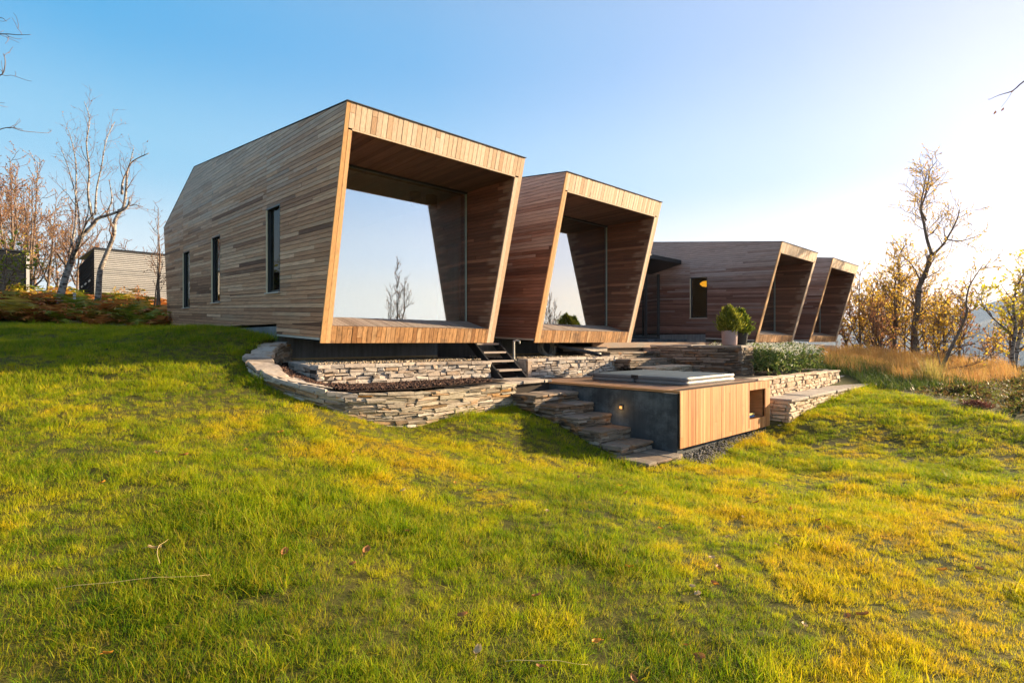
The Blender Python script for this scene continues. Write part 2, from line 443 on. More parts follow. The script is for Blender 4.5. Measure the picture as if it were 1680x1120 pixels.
def boards(mb, o, u, v, nrm, poly, h=.083, gap=.009, seg=(1.2, 4.2), thick=.02, holes=(), m=0, rg=None, v0=None):
    """rows of boards running along u, stacked along v, filling a convex polygon given in (u,v)"""
    rg = rg or rnd
    o, u, v, nrm = Vector(o), Vector(u), Vector(v), Vector(nrm)
    poly = ccw(poly); holes = [ccw(hh) for hh in holes]
    us = [p[0] for p in poly]; vs = [p[1] for p in poly]
    flip = u.cross(v).dot(nrm) < 0
    y = min(vs) if v0 is None else v0
    while y < max(vs):
        x = min(us)-rg.uniform(0, seg[1])
        while x < max(us):
            L = rg.uniform(*seg)
            pc = [(x, y), (x+L-gap*.6, y), (x+L-gap*.6, y+h-gap), (x, y+h-gap)]
            for (a, b, c) in edges_of(poly):
                pc = cut(pc, a, b, c)[0]
                if not pc: break
            x += L
            if not pc: continue
            pieces = [pc]
            for hl in holes:
                pieces = [r for p in pieces for r in minus(p, hl)]
            for p in pieces:
                if area(p) < 2e-5: continue
                p3 = [o+u*a+v*b for (a, b) in p]
                if flip: p3 = p3[::-1]
                mb.prism(p3, nrm, thick*rg.uniform(.85, 1.1), m)
        y += h
def sheet(mb, o, u, v, nrm, poly, thick, holes=(), m=0):
    pcs = [ccw(poly)]
    for hl in holes: pcs = [r for p in pcs for r in minus(p, ccw(hl))]
    o, u, v, nrm = Vector(o), Vector(u), Vector(v), Vector(nrm)
    flip = u.cross(v).dot(nrm) < 0
    for p in pcs:
        if area(p) < 1e-5: continue
        p3 = [o+u*a+v*b for (a, b) in p]
        if flip: p3 = p3[::-1]
        mb.prism(p3, nrm, thick, m)

# ------------------------------------------------------------------ the four timber pavilions
W, ZB, ZT, YB, LEAN = 4.14, -.03, 4.0, 9.5, 1.07/4.03
YG = 10.22                                   # plane of the big pane
def yf(z): return YB-(z-ZB)*LEAN             # the leaning front
SL = .045                                    # the siding climbs slightly towards the back
RS = .13                                     # so does the roof
def roofz(y): return ZT+RS*(y-yf(ZT))
YR, YE, ZE = 18.7, 23.2, 4.15                # roof break, back eave
def pavilion(x0, label, dark, wins, seed, room_lamp=False):
    rg = random.Random(seed)
    x1 = x0+W
    root = empty('timber_pavilion', (x0+W/2, 14, 0), label, 'house', group='leaning timber pavilions of the house')
    def part(mb, name, mats, parent=None, smooth=False):
        o = mb.build(name, mats, None, smooth)
        p = parent or root
        o.parent = p
        o.matrix_parent_inverse = p.matrix_world.inverted() if p is not root else Matrix.Translation(-root.location)
        return o
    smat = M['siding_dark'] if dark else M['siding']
    c, s = math.cos(math.atan(SL)), math.sin(math.atan(SL))
    def uv(y, z): return (y*c+z*s, -y*s+z*c)
    yb1 = yf(ZB)+.02
    # side profile in (y,z): cantilevered nose hangs lower than the part that stands on the foundation
    nose_y = 11.7
    prof = [(yb1+.01, ZB+.10), (nose_y, ZB+.19), (nose_y, .33), (22.5, .46), (YE, ZE), (YR, roofz(YR)), (yf(ZT)+.015, ZT)]
    upper = [(yb1+.015-.38*LEAN, ZB+.38), (22.5, ZB+.38+.42-.30), (YE, ZE), (YR, roofz(YR)), (yf(ZT)+.035, ZT)]
    nose = [(yb1+.015, ZB+.10), (nose_y, ZB+.19), (nose_y, ZB+.40), (yb1+.015-.28*LEAN, ZB+.38)]
    holes = []
    for (ya, yb_, za, zb_) in wins:
        holes.append([uv(ya, za), uv(yb_, za+.03), uv(yb_, zb_+.03), uv(ya, zb_)])
    for side, x in ((-1, x0), (1, x1)):
        mb = MB(); nr = (side, 0, 0); hl = holes if side < 0 else []
        boards(mb, (x-side*.02, 0, 0), (0, c, s), (0, -s, c), nr, [uv(*p) for p in upper], holes=hl, rg=rg, v0=uv(9.5, -.05)[1])
        boards(mb, (x-side*.02, 0, 0), (0, c, s), (0, -s, c), nr, [uv(*p) for p in nose], rg=rg, v0=uv(9.5, -.05)[1])
        sheet(mb, (x-side*.06, 0, 0), (0, c, s), (0, -s, c), nr, [uv(*p) for p in upper], .037, hl, 1)
        sheet(mb, (x-side*.06, 0, 0), (0, c, s), (0, -s, c), nr, [uv(*p) for p in nose], .037, [], 1)
        part(mb, 'side_wall', [smat, M['backing']])
    # pale drip board under the nose
    mb = MB()
    mb.hexa([(x0+.005, yb1+.03, ZB+.055), (x0+.03, yb1+.03, ZB+.055), (x0+.03, nose_y, ZB+.145), (x0+.005, nose_y, ZB+.145),
             (x0+.005, yb1+.03, ZB+.096), (x0+.03, yb1+.03, ZB+.096), (x0+.03, nose_y, ZB+.186), (x0+.005, nose_y, ZB+.186)])
    part(mb, 'drip_board', M['trimmetal'])
    # front: posts, fascia, apron, all in the leaning plane
    t = .05
    up = Vector((0, -LEAN, 1)).normalized(); nf = Vector((0, -1, -LEAN)).normalized()
    Lf = (ZT-ZB)*math.sqrt(1+LEAN*LEAN)
    o0 = Vector((x0, YB, ZB))-nf*0.0
    zo = lambda z: (z-ZB)*math.sqrt(1+LEAN*LEAN)
    a_h, f_h = zo(.28), zo(ZT-.42)
    wl0, wl1, wr = .19, .14, .20
    for k, (pa, pb, pc, pd) in enumerate((((0, 0), (wl0*.5-.003, 0), (wl1*.5-.003, Lf), (0, Lf)),
                                          ((wl0*.5, 0), (wl0, 0), (wl1, f_h), (wl1*.5+.004, f_h)))):
        pass
    mb = MB()
    for poly in ([(0, 0), (wl0*.5-.004, 0), (wl1*.5-.004, Lf), (0, Lf)], [(wl0*.5, 0), (wl0, 0), (wl1, f_h), (wl1*.5+.008, f_h)]):
        sheet(mb, o0-nf*.03, Vector((1, 0, 0)), up, nf, poly, .03)
    part(mb, 'frame_post', M['post'])
    mb = MB()
    for poly in ([(W-wr, 0), (W-wr*.5-.004, 0), (W-wr*.5-.004, f_h), (W-wr, f_h)], [(W-wr*.5, 0), (W, 0), (W, Lf), (W-wr*.5, Lf)]):
        sheet(mb, o0-nf*.03, Vector((1, 0, 0)), up, nf, poly, .03)
    part(mb, 'frame_post', M['fascia'])
    mb = MB()
    boards(mb, o0-nf*.02, up, (1, 0, 0), nf, [(f_h+.03, wl1*.5+.002), (Lf, wl1*.5+.002), (Lf, W-wr*.5-.006), (f_h+.03, W-wr*.5-.006)], h=.102, seg=(2, 3), rg=rg)
    sheet(mb, o0-nf*.07, (1, 0, 0), up, nf, [(wl1*.5, f_h+.03), (W-wr*.5-.01, f_h+.03), (W-wr*.5-.01, Lf), (wl1*.5, Lf)], .045, m=1)
    part(mb, 'fascia', [M['fascia'], M['backing']])
    mb = MB()
    sheet(mb, o0-nf*.09, (1, 0, 0), up, nf, [(wl1+.002, f_h), (W-wr-.002, f_h), (W-wr-.002, f_h+.026), (wl1+.002, f_h+.026)], .095)
    part(mb, 'fascia_trim', M['fascia'])
    mb = MB()
    boards(mb, o0-nf*.02, up, (1, 0, 0), nf, [(0, wl0+.003), (a_h, wl0+.003), (a_h, W-wr-.004), (0, W-wr-.004)], h=.102, seg=(2, 3), rg=rg)
    sheet(mb, o0-nf*.07, (1, 0, 0), up, nf, [(wl0, 0.004), (W-wr-.01, 0.004), (W-wr-.01, a_h-.004), (wl0, a_h-.004)], .045, m=1)
    part(mb, 'front_apron', [M['apron'], M['backing']])
    # porch: floor rises to the pane, flat ceiling, boarded inner walls
    xi0, xi1 = x0+.17, x1-.20
    zf0, zf1, zc = .28, .49, ZT-.42
    fl = Vector((0, YG-yf(zf0), zf1-zf0)); L = fl.length; fu = fl.normalized(); fn = Vector((0, -fu.z, fu.y))
    mb = MB(); boards(mb, (0, yf(zf0)+.03, zf0-.02), fu, (1, 0, 0), fn, [(0, xi0), (L, xi0), (L, xi1), (0, xi1)], h=.11, seg=(2, 3), rg=rg)
    sheet(mb, (0, yf(zf0)+.07, zf0-.05), (1, 0, 0), fu, fn, [(xi0, 0), (xi1, 0), (xi1, L-.1), (xi0, L-.1)], .02, m=1)
    part(mb, 'porch_floor', [M['porch'], M['backing']])
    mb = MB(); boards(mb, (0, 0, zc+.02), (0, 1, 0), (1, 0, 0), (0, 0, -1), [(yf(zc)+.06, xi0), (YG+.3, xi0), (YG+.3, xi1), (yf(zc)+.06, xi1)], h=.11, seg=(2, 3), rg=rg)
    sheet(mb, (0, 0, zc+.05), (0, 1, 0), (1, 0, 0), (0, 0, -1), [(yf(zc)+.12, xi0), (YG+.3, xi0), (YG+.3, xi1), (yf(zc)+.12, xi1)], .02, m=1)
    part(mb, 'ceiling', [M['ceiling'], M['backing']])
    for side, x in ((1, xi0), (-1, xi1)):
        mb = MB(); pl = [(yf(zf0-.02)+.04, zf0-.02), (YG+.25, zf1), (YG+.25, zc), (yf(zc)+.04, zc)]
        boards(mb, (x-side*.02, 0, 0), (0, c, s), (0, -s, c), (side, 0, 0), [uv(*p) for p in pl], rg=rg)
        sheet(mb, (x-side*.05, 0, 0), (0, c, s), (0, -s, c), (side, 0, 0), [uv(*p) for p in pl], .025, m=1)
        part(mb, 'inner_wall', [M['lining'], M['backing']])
    # big pane
    mb = MB(); mb.box((xi0+.012, YG, zf1-.02), (xi1-.05, YG+.014, zc-.05))
    pane = part(mb, 'picture_window', M['glass'])
    mb = MB(); mb.box((xi0+.01, YG-.02, zc-.05), (xi1-.01, YG+.05, zc-.004)); part(mb, 'window_frame', M['frame'], pane)
    mb = MB(); mb.box((xi1-.05, YG-.008, zf1), (xi1-.026, YG+.03, zc-.053)); part(mb, 'glass_edge', M['glassedge'], pane)
    # room behind the pane
    mb = MB(); a, b, y0, y1, z0, z1 = xi0+.04, xi1+.02, YG+.26, 18.0, zf1-.04, zc-.02
    mb.add([(a,y0,z0),(b,y0,z0),(b,y1,z0),(a,y1,z0),(a,y0,z1),(b,y0,z1),(b,y1,z1),(a,y1,z1)], [(0,1,2,3),(7,6,5,4),(1,5,6,2),(2,6,7,3)])
    hl = [[(ya-.02, za-.02), (yb_+.02, za-.02), (yb_+.02, zb_+.06), (ya-.02, zb_+.06)] for (ya, yb_, za, zb_) in wins]
    sheet(mb, (a-.02, 0, 0), (0, 1, 0), (0, 0, 1), (1, 0, 0), [(y0, z0), (y1, z0), (y1, z1), (y0, z1)], .02, hl)
    part(mb, 'room_lining', M['room'])
    # roof and back
    mb = MB(); y0 = yf(ZT)-.02
    pr = [(y0, ZT+.004), (YR, roofz(YR)+.012), (YE+.03, ZE+.01)]
    for (p, q_) in zip(pr[:-1], pr[1:]):
        mb.hexa([(x0-.006, p[0], p[1]), (x1+.02, p[0], p[1]), (x1+.02, q_[0], q_[1]), (x0-.006, q_[0], q_[1]),
                 (x0-.006, p[0], p[1]+.016), (x1+.02, p[0], p[1]+.016), (x1+.02, q_[0], q_[1]+.010), (x0-.006, q_[0], q_[1]+.010)])
    part(mb, 'roof', M['roof'])
    mb = MB(); bu = Vector((0, YE-22.5, ZE-.46)); bl = bu.length; bu.normalize()
    boards(mb, (0, 22.48, .46), (1, 0, 0), bu, Vector((0, bu.z, -bu.y)), [(x0+.03, 0), (x1-.03, 0), (x1-.03, bl), (x0+.03, bl)], rg=rg)
    sheet(mb, (0, 22.44, .46), (1, 0, 0), bu, Vector((0, bu.z, -bu.y)), [(x0+.03, 0), (x1-.03, 0), (x1-.03, bl), (x0+.03, bl)], .03, m=1)
    part(mb, 'back_wall', [smat, M['backing']])
    # underside of the nose and the foundation
    mb = MB()
    mb.add([(x0+.03, yf(ZB)+.06, ZB+.02), (x1-.03, yf(ZB)+.06, ZB+.02), (x1-.03, nose_y+.2, ZB+.15), (x0+.03, nose_y+.2, ZB+.15)], [(0, 3, 2, 1)])
    part(mb, 'underside', M['roof'])
    mb = MB(); mb.box((x0+.035, nose_y, -1.3), (x1-.035, 22.4, .325))
    part(mb, 'foundation', M['concrete'])
    if not dark or seed == 12:
        mb = MB(); mb.box((x0+.1, nose_y-.03, -.5), (x1-.05, nose_y-.004, -.36)); part(mb, 'base_strip', M['insul'])
    # side windows: deep reveal, frame, pale sill
    for (ya, yb_, za, zb_) in wins:
        d = .07
        mb = MB(); mb.box((x0+d, ya+.02, za+.03), (x0+d+.012, yb_-.02, zb_+.01)); wn_ = part(mb, 'window', M['glass_side'])
        mb = MB(); tz = .03
        mb.hexa([(x0-.004, ya, za+.004), (x0+.10, ya, za+.004), (x0+.10, ya+.022, za+.004), (x0-.004, ya+.022, za+.004),
                 (x0-.004, ya, zb_), (x0+.10, ya, zb_), (x0+.10, ya+.022, zb_), (x0-.004, ya+.022, zb_)])
        mb.hexa([(x0-.004, ya+.022, zb_-.03), (x0+.10, ya+.022, zb_-.03), (x0+.10, yb_-.004, zb_-.002), (x0-.004, yb_-.004, zb_-.002),
                 (x0-.004, ya+.022, zb_+.004), (x0+.10, ya+.022, zb_+.004), (x0+.10, yb_-.004, zb_+.028), (x0-.004, yb_-.004, zb_+.028)])
        mb.box((x0+d-.02, yb_-.085, za+.03), (x0+d+.035, yb_-.03, zb_-.01)); mb.box((x0+d-.015, ya+.022, za+.03), (x0+d+.03, yb_-.086, za+.075))
        part(mb, 'frame', M['frame'], wn_)
        mb = MB(); mb.box((x0-.012, yb_-.03, za+.035), (x0+.016, yb_-.004, zb_-.006)); part(mb, 'jamb', M['jamb'], wn_)
        mb = MB(); mb.box((x0+.017, yb_-.03, za+.035), (x0+.10, yb_-.005, zb_-.006)); part(mb, 'lining', M['frame'], wn_)
        mb = MB(); mb.hexa([(x0-.045, ya-.02, za-.022), (x0+.15, ya-.02, za-.022), (x0+.15, yb_+.02, za+.008), (x0-.045, yb_+.02, za+.008),
                            (x0-.045, ya-.02, za+.003), (x0+.15, ya-.02, za+.012), (x0+.15, yb_+.02, za+.04), (x0-.045, yb_+.02, za+.03)])
        part(mb, 'sill', M['trimmetal'], wn_)
    return root

X1, X2, X3, X4 = 4.09, 9.6, 22.64, 28.9
pavilion(X1, 'largest and nearest timber pavilion, with three narrow windows in its long weathered side wall', False,
         [(11.5, 12.31, 1.03, 2.87), (15.9, 16.72, 1.05, 2.87), (19.27, 20.15, 1.06, 2.87)], 11)
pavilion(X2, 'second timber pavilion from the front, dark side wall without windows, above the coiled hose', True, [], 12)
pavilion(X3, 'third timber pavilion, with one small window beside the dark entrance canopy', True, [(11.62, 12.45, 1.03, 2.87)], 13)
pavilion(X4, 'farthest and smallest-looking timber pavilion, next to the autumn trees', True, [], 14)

# ------------------------------------------------------------------ entrance link between pavilions two and three
lk = empty('entrance_link', (18, 14, 0), 'dark glazed entrance between the second and third timber pavilions', 'entrance')
def lpart(mb, name, mats, par=None):
    o = mb.build(name, mats); p = par or lk
    o.parent = p; o.matrix_parent_inverse = Matrix.Translation(-lk.location) if par is None else Matrix.Identity(4)
    if par is not None: o.matrix_parent_inverse = Matrix.Identity(4); o.matrix_parent_inverse = (Matrix.Translation(-lk.location)@Matrix.Translation(lk.location))
    return o
mb = MB(); mb.hexa([(13.8, 12.85, 3.56), (22.58, 12.85, 3.56), (22.58, 16, 2.9), (13.8, 16, 2.9), (13.8, 12.85, 3.74), (22.58, 12.85, 3.74), (22.58, 16, 3.1), (13.8, 16, 3.1)])
lpart(mb, 'canopy', M['black'])
mb = MB(); mb.box((13.8, 14.0, .22), (22.58, 14.015, 3.15)); gl = lpart(mb, 'glass_wall', M['glass_link'])
mb = MB()
for xx in (14.2, 16.2, 18.1, 19.2, 20.3, 21.4, 22.45): mb.box((xx, 13.95, .2), (xx+.09, 14.06, 3.18))
mb.box((13.8, 13.96, .12), (22.58, 14.05, .22)); 
lpart(mb, 'frame', M['frame'])
mb = MB(); mb.box((20.42, 13.93, .24), (20.5, 13.955, 2.4)); mb.box((21.26, 13.93, .24), (21.34, 13.955, 2.4)); mb.box((20.5, 13.93, 2.32), (21.26, 13.955, 2.4)); mb.box((20.5, 13.93, 1.05), (20.56, 13.95, 1.35))
lpart(mb, 'door', M['black'])
mb = MB(); mb.box((13.8, 14.6, .1), (22.58, 18, .2)); mb.box((13.8, 18, .1), (22.58, 18.1, 3.2)); lpart(mb, 'hall_lining', M['room'])
mb = MB(); mb.box((13.8, 12.6, -.5), (22.6, 14.8, .1)); lpart(mb, 'threshold_plinth', M['concrete_dark'])
sh = empty('slatted_shelf', (19.5, 14.7, .2), 'low slatted shelf glowing yellow behind the entrance glass', 'shelf')
for k in range(4):
    mb = MB(); mb.box((-.55, 0, .08+.17*k), (.55, .25, .15+.17*k)); mb.build('slat', M['slat'], sh)
for xx in (-.6, .56):
    mb = MB(); mb.box((xx, 0, 0), (xx+.04, .25, .72)); mb.build('leg', M['frame'], sh)

# lamp glowing in the small window
lp = empty('pendant_lamp', (23.35, 12.0, 2.62), 'glowing orange pendant lamp inside the small window of the third pavilion', 'lamp')
mb = MB(); mb.lathe([(.02, .16), (.2, .13), (.30, .05), (.30, .0), (.2, -.09), (.02, -.12)], 20); mb.build('lamp_shade', M['lampglow'], lp, True)
mb = MB(); mb.tube([(0, 0, .15), (0, 0, .92)], .012, 6); mb.build('cord', M['black'], lp)

# things in the first two rooms, seen through the panes
def spotlamp(x, label):
    e = empty('ceiling_spotlight', (x, 10.95, 3.55), label, 'lamp', group='black ceiling spotlights behind the big pane')
    m_ = MB(); m_.lathe([(.02, 0), (.14, 0), (.14, -.3), (.11, -.3), (.10, -.2), (.01, -.2)], 20); m_.build('housing', M['black'], e)
    return e
spotlamp(7.05, 'black cylinder ceiling spotlight behind the first big pane, the left one of the pair')
spotlamp(7.5, 'black cylinder ceiling spotlight behind the first big pane, the right one nearer the wooden wall')
def curtain(x, y, label):
    m_ = MB(); n = 60; z0, z1 = .5, 2.35
    vs = []
    for i in range(n):
        t = i/(n-1); yy = y+t*.8
        xx = x+.035*math.sin(t*44)+.01*math.sin(t*17)
        vs += [(xx, yy, z0), (xx, yy, z1), (xx+.012, yy, z0), (xx+.012, yy, z1)]
    fs = []
    for i in range(n-1):
        a, b = 4*i, 4*i+4
        fs += [(a, b, b+1, a+1), (a+2, a+3, b+3, b+2), (a+1, b+1, b+3, a+3), (a, a+2, b+2, b)]
    m_.add(vs, fs)
    tag(m_.build('curtain', M['curtain'], None, True), label, 'curtain')
curtain(7.80, 10.30, 'pale teal pleated curtain behind the right side of the first big pane')
wb = MB()
for k in range(150):
    a = rnd.uniform(0, 6.28); zz = rnd.uniform(-1, 1); r = math.sqrt(1-zz*zz)
    p = Vector((r*math.cos(a)*.22, r*math.sin(a)*.22, zz*.42)); tdir = Vector((rnd.uniform(-1, 1), rnd.uniform(-1, 1), rnd.uniform(-1, 1))); tdir = (tdir-p.normalized()*tdir.dot(p.normalized())).normalized()*.1
    wb.tube([p-tdir, p*1.06, p+tdir], .008, 4)
wo = wb.build('wicker_lantern', M['wicker']); wo.location = (13.2, 10.62, .95)
tag(wo, 'pale woven wicker lantern standing behind the second big pane', 'lantern')

# ------------------------------------------------------------------ dry stone
def path_frames(path, step=.02):
    pts = [Vector((p[0], p[1], 0)) for p in path]
    cum = [0]
    for a, b in zip(pts[:-1], pts[1:]): cum.append(cum[-1]+(b-a).length)
    def at(s):
        s = max(0, min(cum[-1]-1e-6, s))
        for i in range(len(cum)-1):
            if s <= cum[i+1]:
                t = (s-cum[i])/(cum[i+1]-cum[i]); d = (pts[i+1]-pts[i]).normalized()
                ex = [path[i][k]+(path[i+1][k]-path[i][k])*t for k in range(2, len(path[i]))]
                return pts[i]+(pts[i+1]-pts[i])*t, d, ex
    return cum[-1], at
def smooth_path(path, n=6):      # Catmull-Rom
    out = []
    P = [np.array(p, float) for p in path]
    for i in range(len(P)-1):
        p0, p1, p2, p3 = P[max(0, i-1)], P[i], P[i+1], P[min(len(P)-1, i+2)]
        for k in range(n):
            t = k/n
            out.append(.5*(2*p1+(p2-p0)*t+(2*p0-5*p1+4*p2-p3)*t*t+(-p0+3*p1-3*p2+p3)*t**3))
    out.append(P[-1]); return [tuple(p) for p in out]

def stone_block(mb, c, d, nrm, L, h, dep, rg, jit=.012, m=0):
    """a rough stone: c = centre of its face at wall line, d along, nrm outward"""
    upv = Vector((0, 0, 1)); ch = min(.022, h*.22, L*.2)
    pr = rg.uniform(-.012, .030)
    def rect(l, hh, off, j):
        return [c+d*(sx*l/2+rg.uniform(-j, j))+upv*(sz*hh/2+rg.uniform(-j, j))+nrm*(off+rg.uniform(-j, j)*.8) for sx, sz in ((-1,-1),(1,-1),(1,1),(-1,1))]
    r0 = rect(L, h, -dep, 0); r1 = rect(L, h, pr-ch, jit*.5); r2 = rect(L-ch*2, h-ch*1.6, pr, jit)
    f = [(8, 9, 10, 11)]
    for k in (0, 4):
        for j in range(4): f.append((k+j, k+(j+1) % 4, k+4+(j+1) % 4, k+4+j))
    mb.add(r0+r1+r2, f, m)

def stone_face(mb, path, out, rg, ch=(.06, .13), ln=(.14, .5), dep=.08, gap=.010, tilt=.0, jit=.012, m=0):
    """courses of stones on a wall face. path points: (x, y, z_bottom, z_top); out = +1/-1 side of the path"""
    Ltot, at = path_frames(path)
    zs = [p[2] for p in path]; zt = [p[3] for p in path]
    Hm = max(t-b for b, t in zip(zs, zt))
    fr = [0.]
    while fr[-1] < Hm: fr.append(fr[-1]+rg.uniform(*ch))
    fr = [f/fr[-1] for f in fr]
    for a, b in zip(fr[:-1], fr[1:]):
        s = rg.uniform(-.2, 0)
        while s < Ltot:
            L = rg.uniform(*ln)
            s0, s1 = max(0, s), min(Ltot, s+L); s += L
            if s1-s0 < .04: continue
            p, d, (zb, ztp) = at((s0+s1)/2)
            pa, _, _ = at(s0); pb, _, _ = at(s1)
            ds = (pb-pa); ds.normalize()
            _, _, (zb0, zt0) = at(s0); _, _, (zb1, zt1) = at(s1)
            nrm = Vector((ds.y, -ds.x, 0))*out
            za, zb_ = zb+a*(ztp-zb), zb+b*(ztp-zb)
            h = zb_-za
            if h < .018: continue
            slope = ((zb1+(a+b)/2*(zt1-zb1))-(zb0+(a+b)/2*(zt0-zb0)))/max(1e-3, s1-s0)
            dd = Vector((ds.x, ds.y, slope+rg.uniform(-tilt, tilt)))
            r = rg.random()
            mid = (pa+pb)/2
            Lc = (pb-pa).length
            if r < .22 and h > .08:
                for q_ in (.25, .75):
                    stone_block(mb, Vector((mid.x, mid.y, za+h*q_)), dd, nrm, Lc-gap, h/2-gap, dep, rg, jit, m)
            else:
                stone_block(mb, Vector((mid.x, mid.y, (za+zb_)/2)), dd, nrm, Lc-gap, h-gap*rg.uniform(.6, 1.4), dep, rg, jit, m)

def core(mb, path, out, depth, m=0, drop=.03, inset=.035):
    """mortar body behind the stones"""
    n = len(path); vs = []
    for i, p in enumerate(path):
        a = Vector(path[max(0, i-1)][:2]); b = Vector(path[min(n-1, i+1)][:2]); d = (b-a).normalized(); nr = Vector((d.y, -d.x))*out
        f = Vector(p[:2])-nr*inset; k = Vector(p[:2])-nr*depth
        vs += [(f.x, f.y, p[2]), (f.x, f.y, p[3]-drop), (k.x, k.y, p[3]-drop), (k.x, k.y, p[2])]
    fs = []
    for i in range(n-1):
        a, b = 4*i, 4*i+4
        for j in range(4): fs.append((a+j, a+(j+1) % 4, b+(j+1) % 4, b+j))
    fs += [(3, 2, 1, 0), tuple(4*(n-1)+j for j in range(4))]
    mb.add(vs, fs, m)

def caps(mb, path, out, depth, rg, ln=(.3, .7), th=(.05, .08), m=0, over=.025, rough=1.):
    """flat irregular slabs along the top of a wall"""
    Ltot, at = path_frames(path); s = 0
    while s < Ltot-.02:
        L = min(rg.uniform(*ln), Ltot-s)
        if Ltot-s-L < .15: L = Ltot-s
        pa, _, e0 = at(s+.006); pb, _, e1 = at(s+L-.006)
        d = (pb-pa).normalized(); nr = Vector((d.y, -d.x, 0))*out
        t = rg.uniform(*th); dz = rg.uniform(-.008, .012)*rough; j = lambda k=.02: rg.uniform(-k, k)*rough
        ov = over+j(.02); dp = depth+j(.05)
        a0 = pa+nr*ov+d*abs(j(.01)); b0 = pb+nr*(over+j(.02)); b1 = pb-nr*dp; a1 = pa-nr*(depth+j(.05)); a0z, b0z = e0[1]+dz, e1[1]+dz
        mid0 = (a0+b0)/2+nr*j(.03); mid1 = (a1+b1)/2+nr*j(.04); mz = (a0z+b0z)/2
        ring = [(a0, a0z), (mid0, mz), (b0, b0z), (b1, b0z), (mid1, mz), (a1, a0z)]
        cx = sum((p for p, _ in ring), Vector())/6
        lo = [Vector((p.x, p.y, z-t)) for p, z in ring]; mi = [Vector((p.x, p.y, z-.012)) for p, z in ring]
        tp = [Vector((p.x+(cx.x-p.x)*.05, p.y+(cx.y-p.y)*.05, z+j(.005))) for p, z in ring]
        f = [(12, 13, 14, 15, 16, 17) if out > 0 else (17, 16, 15, 14, 13, 12)]
        f = [tuple(range(12, 18)), tuple(range(5, -1, -1))]
        for k in (0, 6):
            for q_ in range(6): f.append((k+q_, k+(q_+1) % 6, k+6+(q_+1) % 6, k+6+q_))
        mb.add(lo+mi+tp, f, m); s += L

def wallthing(name, label, cat='wall', group=None):
    return empty(name, (0, 0, 0), label, cat, 0, group)

# lower curved retaining wall: runs from the foundation out round the bed and along to the steps
CW = smooth_path([(4.02, 11.62, -.5, .0), (3.45, 11.0, -.6, -.10), (3.02, 10.15, -.75, -.27), (2.93, 9.4, -.95, -.43), (3.05, 8.75, -1.15, -.58), (3.35, 8.2, -1.35, -.70), (3.85, 7.88, -1.6, -.79),
                  (4.7, 7.80, -1.7, -.85), (5.7, 7.86, -1.75, -.87), (6.7, 8.0, -1.7, -.87), (7.65, 8.12, -1.7, -.87)], 5)
cwall = wallthing('curved_stone_wall', 'curved dry stone retaining wall bulging into the lawn around the dark bark bed', 'wall')
rg = random.Random(21)
mb = MB(); stone_face(mb, [(p[0], p[1], p[2], p[3]-.05) for p in CW], 1, rg, (.03, .085), (.14, .62), .09, .008, .06, .026); core(mb, CW, 1, .34, 1, .05)
inner = []
for i_, p in enumerate(CW[:24]):
    a_ = Vector(CW[max(0, i_-1)][:2]); b_ = Vector(CW[i_+1][:2]); d_ = (b_-a_).normalized()
    inner.append((p[0]-d_.y*.36, p[1]+d_.x*.36, p[3]-.55, p[3]-.05))
stone_face(mb, inner, -1, rg, (.05, .11), (.14, .4), .06, .01, .04, .018)
mb.build('masonry', [M['stone_moss'], M['mortar']], cwall)
mb = MB(); caps(mb, CW[:32], 1, .33, rg, (.22, .55), (.05, .10), rough=1.9, over=.01); mb.build('coping', M['stone_pale'], cwall)
mb = MB(); caps(mb, CW[31:], 1, .25, rg, (.18, .6), (.03, .055), over=.012); mb.build('coping', M['stone_moss'], cwall)

# inner raised wall in front of the first pavilion
p1 = wallthing('raised_stone_wall', 'pale stone wall holding gravel right below the nearest pavilion', 'wall')
PF = [(3.9, 9.2, -1.0, -.42), (7.9, 9.2, -1.0, -.44)]
mb = MB(); stone_face(mb, [(3.9, 9.2, -1.0, -.45), (7.9, 9.2, -1.0, -.47)], 1, rg, (.06, .15), (.10, .36), .09, .010, .05, .02)
PL = [(3.9, 10.5, -.9, -.38), (3.9, 9.21, -.95, -.42)]
stone_face(mb, [(a, b, c_, d_-.03) for a, b, c_, d_ in PL], 1, rg, (.08, .16), (.15, .45), .09, .010, .03, .02)
PR_ = [(7.9, 9.21, -1.0, -.47), (7.9, 9.9, -1.0, -.47)]
stone_face(mb, PR_, 1, rg, (.06, .13), (.12, .4), .09)
core(mb, PF, 1, .3, 1, .04); core(mb, PL, 1, .3, 1, .04); core(mb, PR_, 1, .3, 1, .04)
mb.build('masonry', [M['stone_pale'], M['joint']], p1)
mb = MB(); caps(mb, PF, 1, .3, rg, (.3, .8), (.05, .07)); caps(mb, [(3.9, 10.5, -.9, -.38), (3.9, 9.52, -.95, -.42)], 1, .3, rg, (.3, .6)); mb.build('coping', M['stone_pale'], p1)

# the same wall below the second pavilion
p2 = wallthing('low_stone_wall', 'pale stone wall below the second pavilion, behind the wooden deck', 'wall')
PF2 = [(9.1, 9.25, -1.05, -.42), (13.0, 9.25, -1.05, -.42)]
mb = MB(); stone_face(mb, [(9.22, 9.25, -1.05, -.46), (13.0, 9.25, -1.05, -.46)], 1, rg, (.05, .13), (.10, .4), .09, .010, .04, .02)
PL2 = [(9.1, 10.2, -1.0, -.46), (9.1, 9.26, -1.05, -.46)]
stone_face(mb, PL2, 1, rg, (.3, .5), (.4, .5), .09); mb.bevbox((9.10, 9.225, -1.05), (9.22, 9.40, -.47), .012)
core(mb, PF2, 1, .3, 1, .04); core(mb, PL2, 1, .3, 1, .05)
mb.build('masonry', [M['stone_pale'], M['joint']], p2)
mb = MB(); caps(mb, PF2, 1, .3, rg, (.3, .9), (.05, .07)); mb.build('coping', M['stone_pale'], p2)

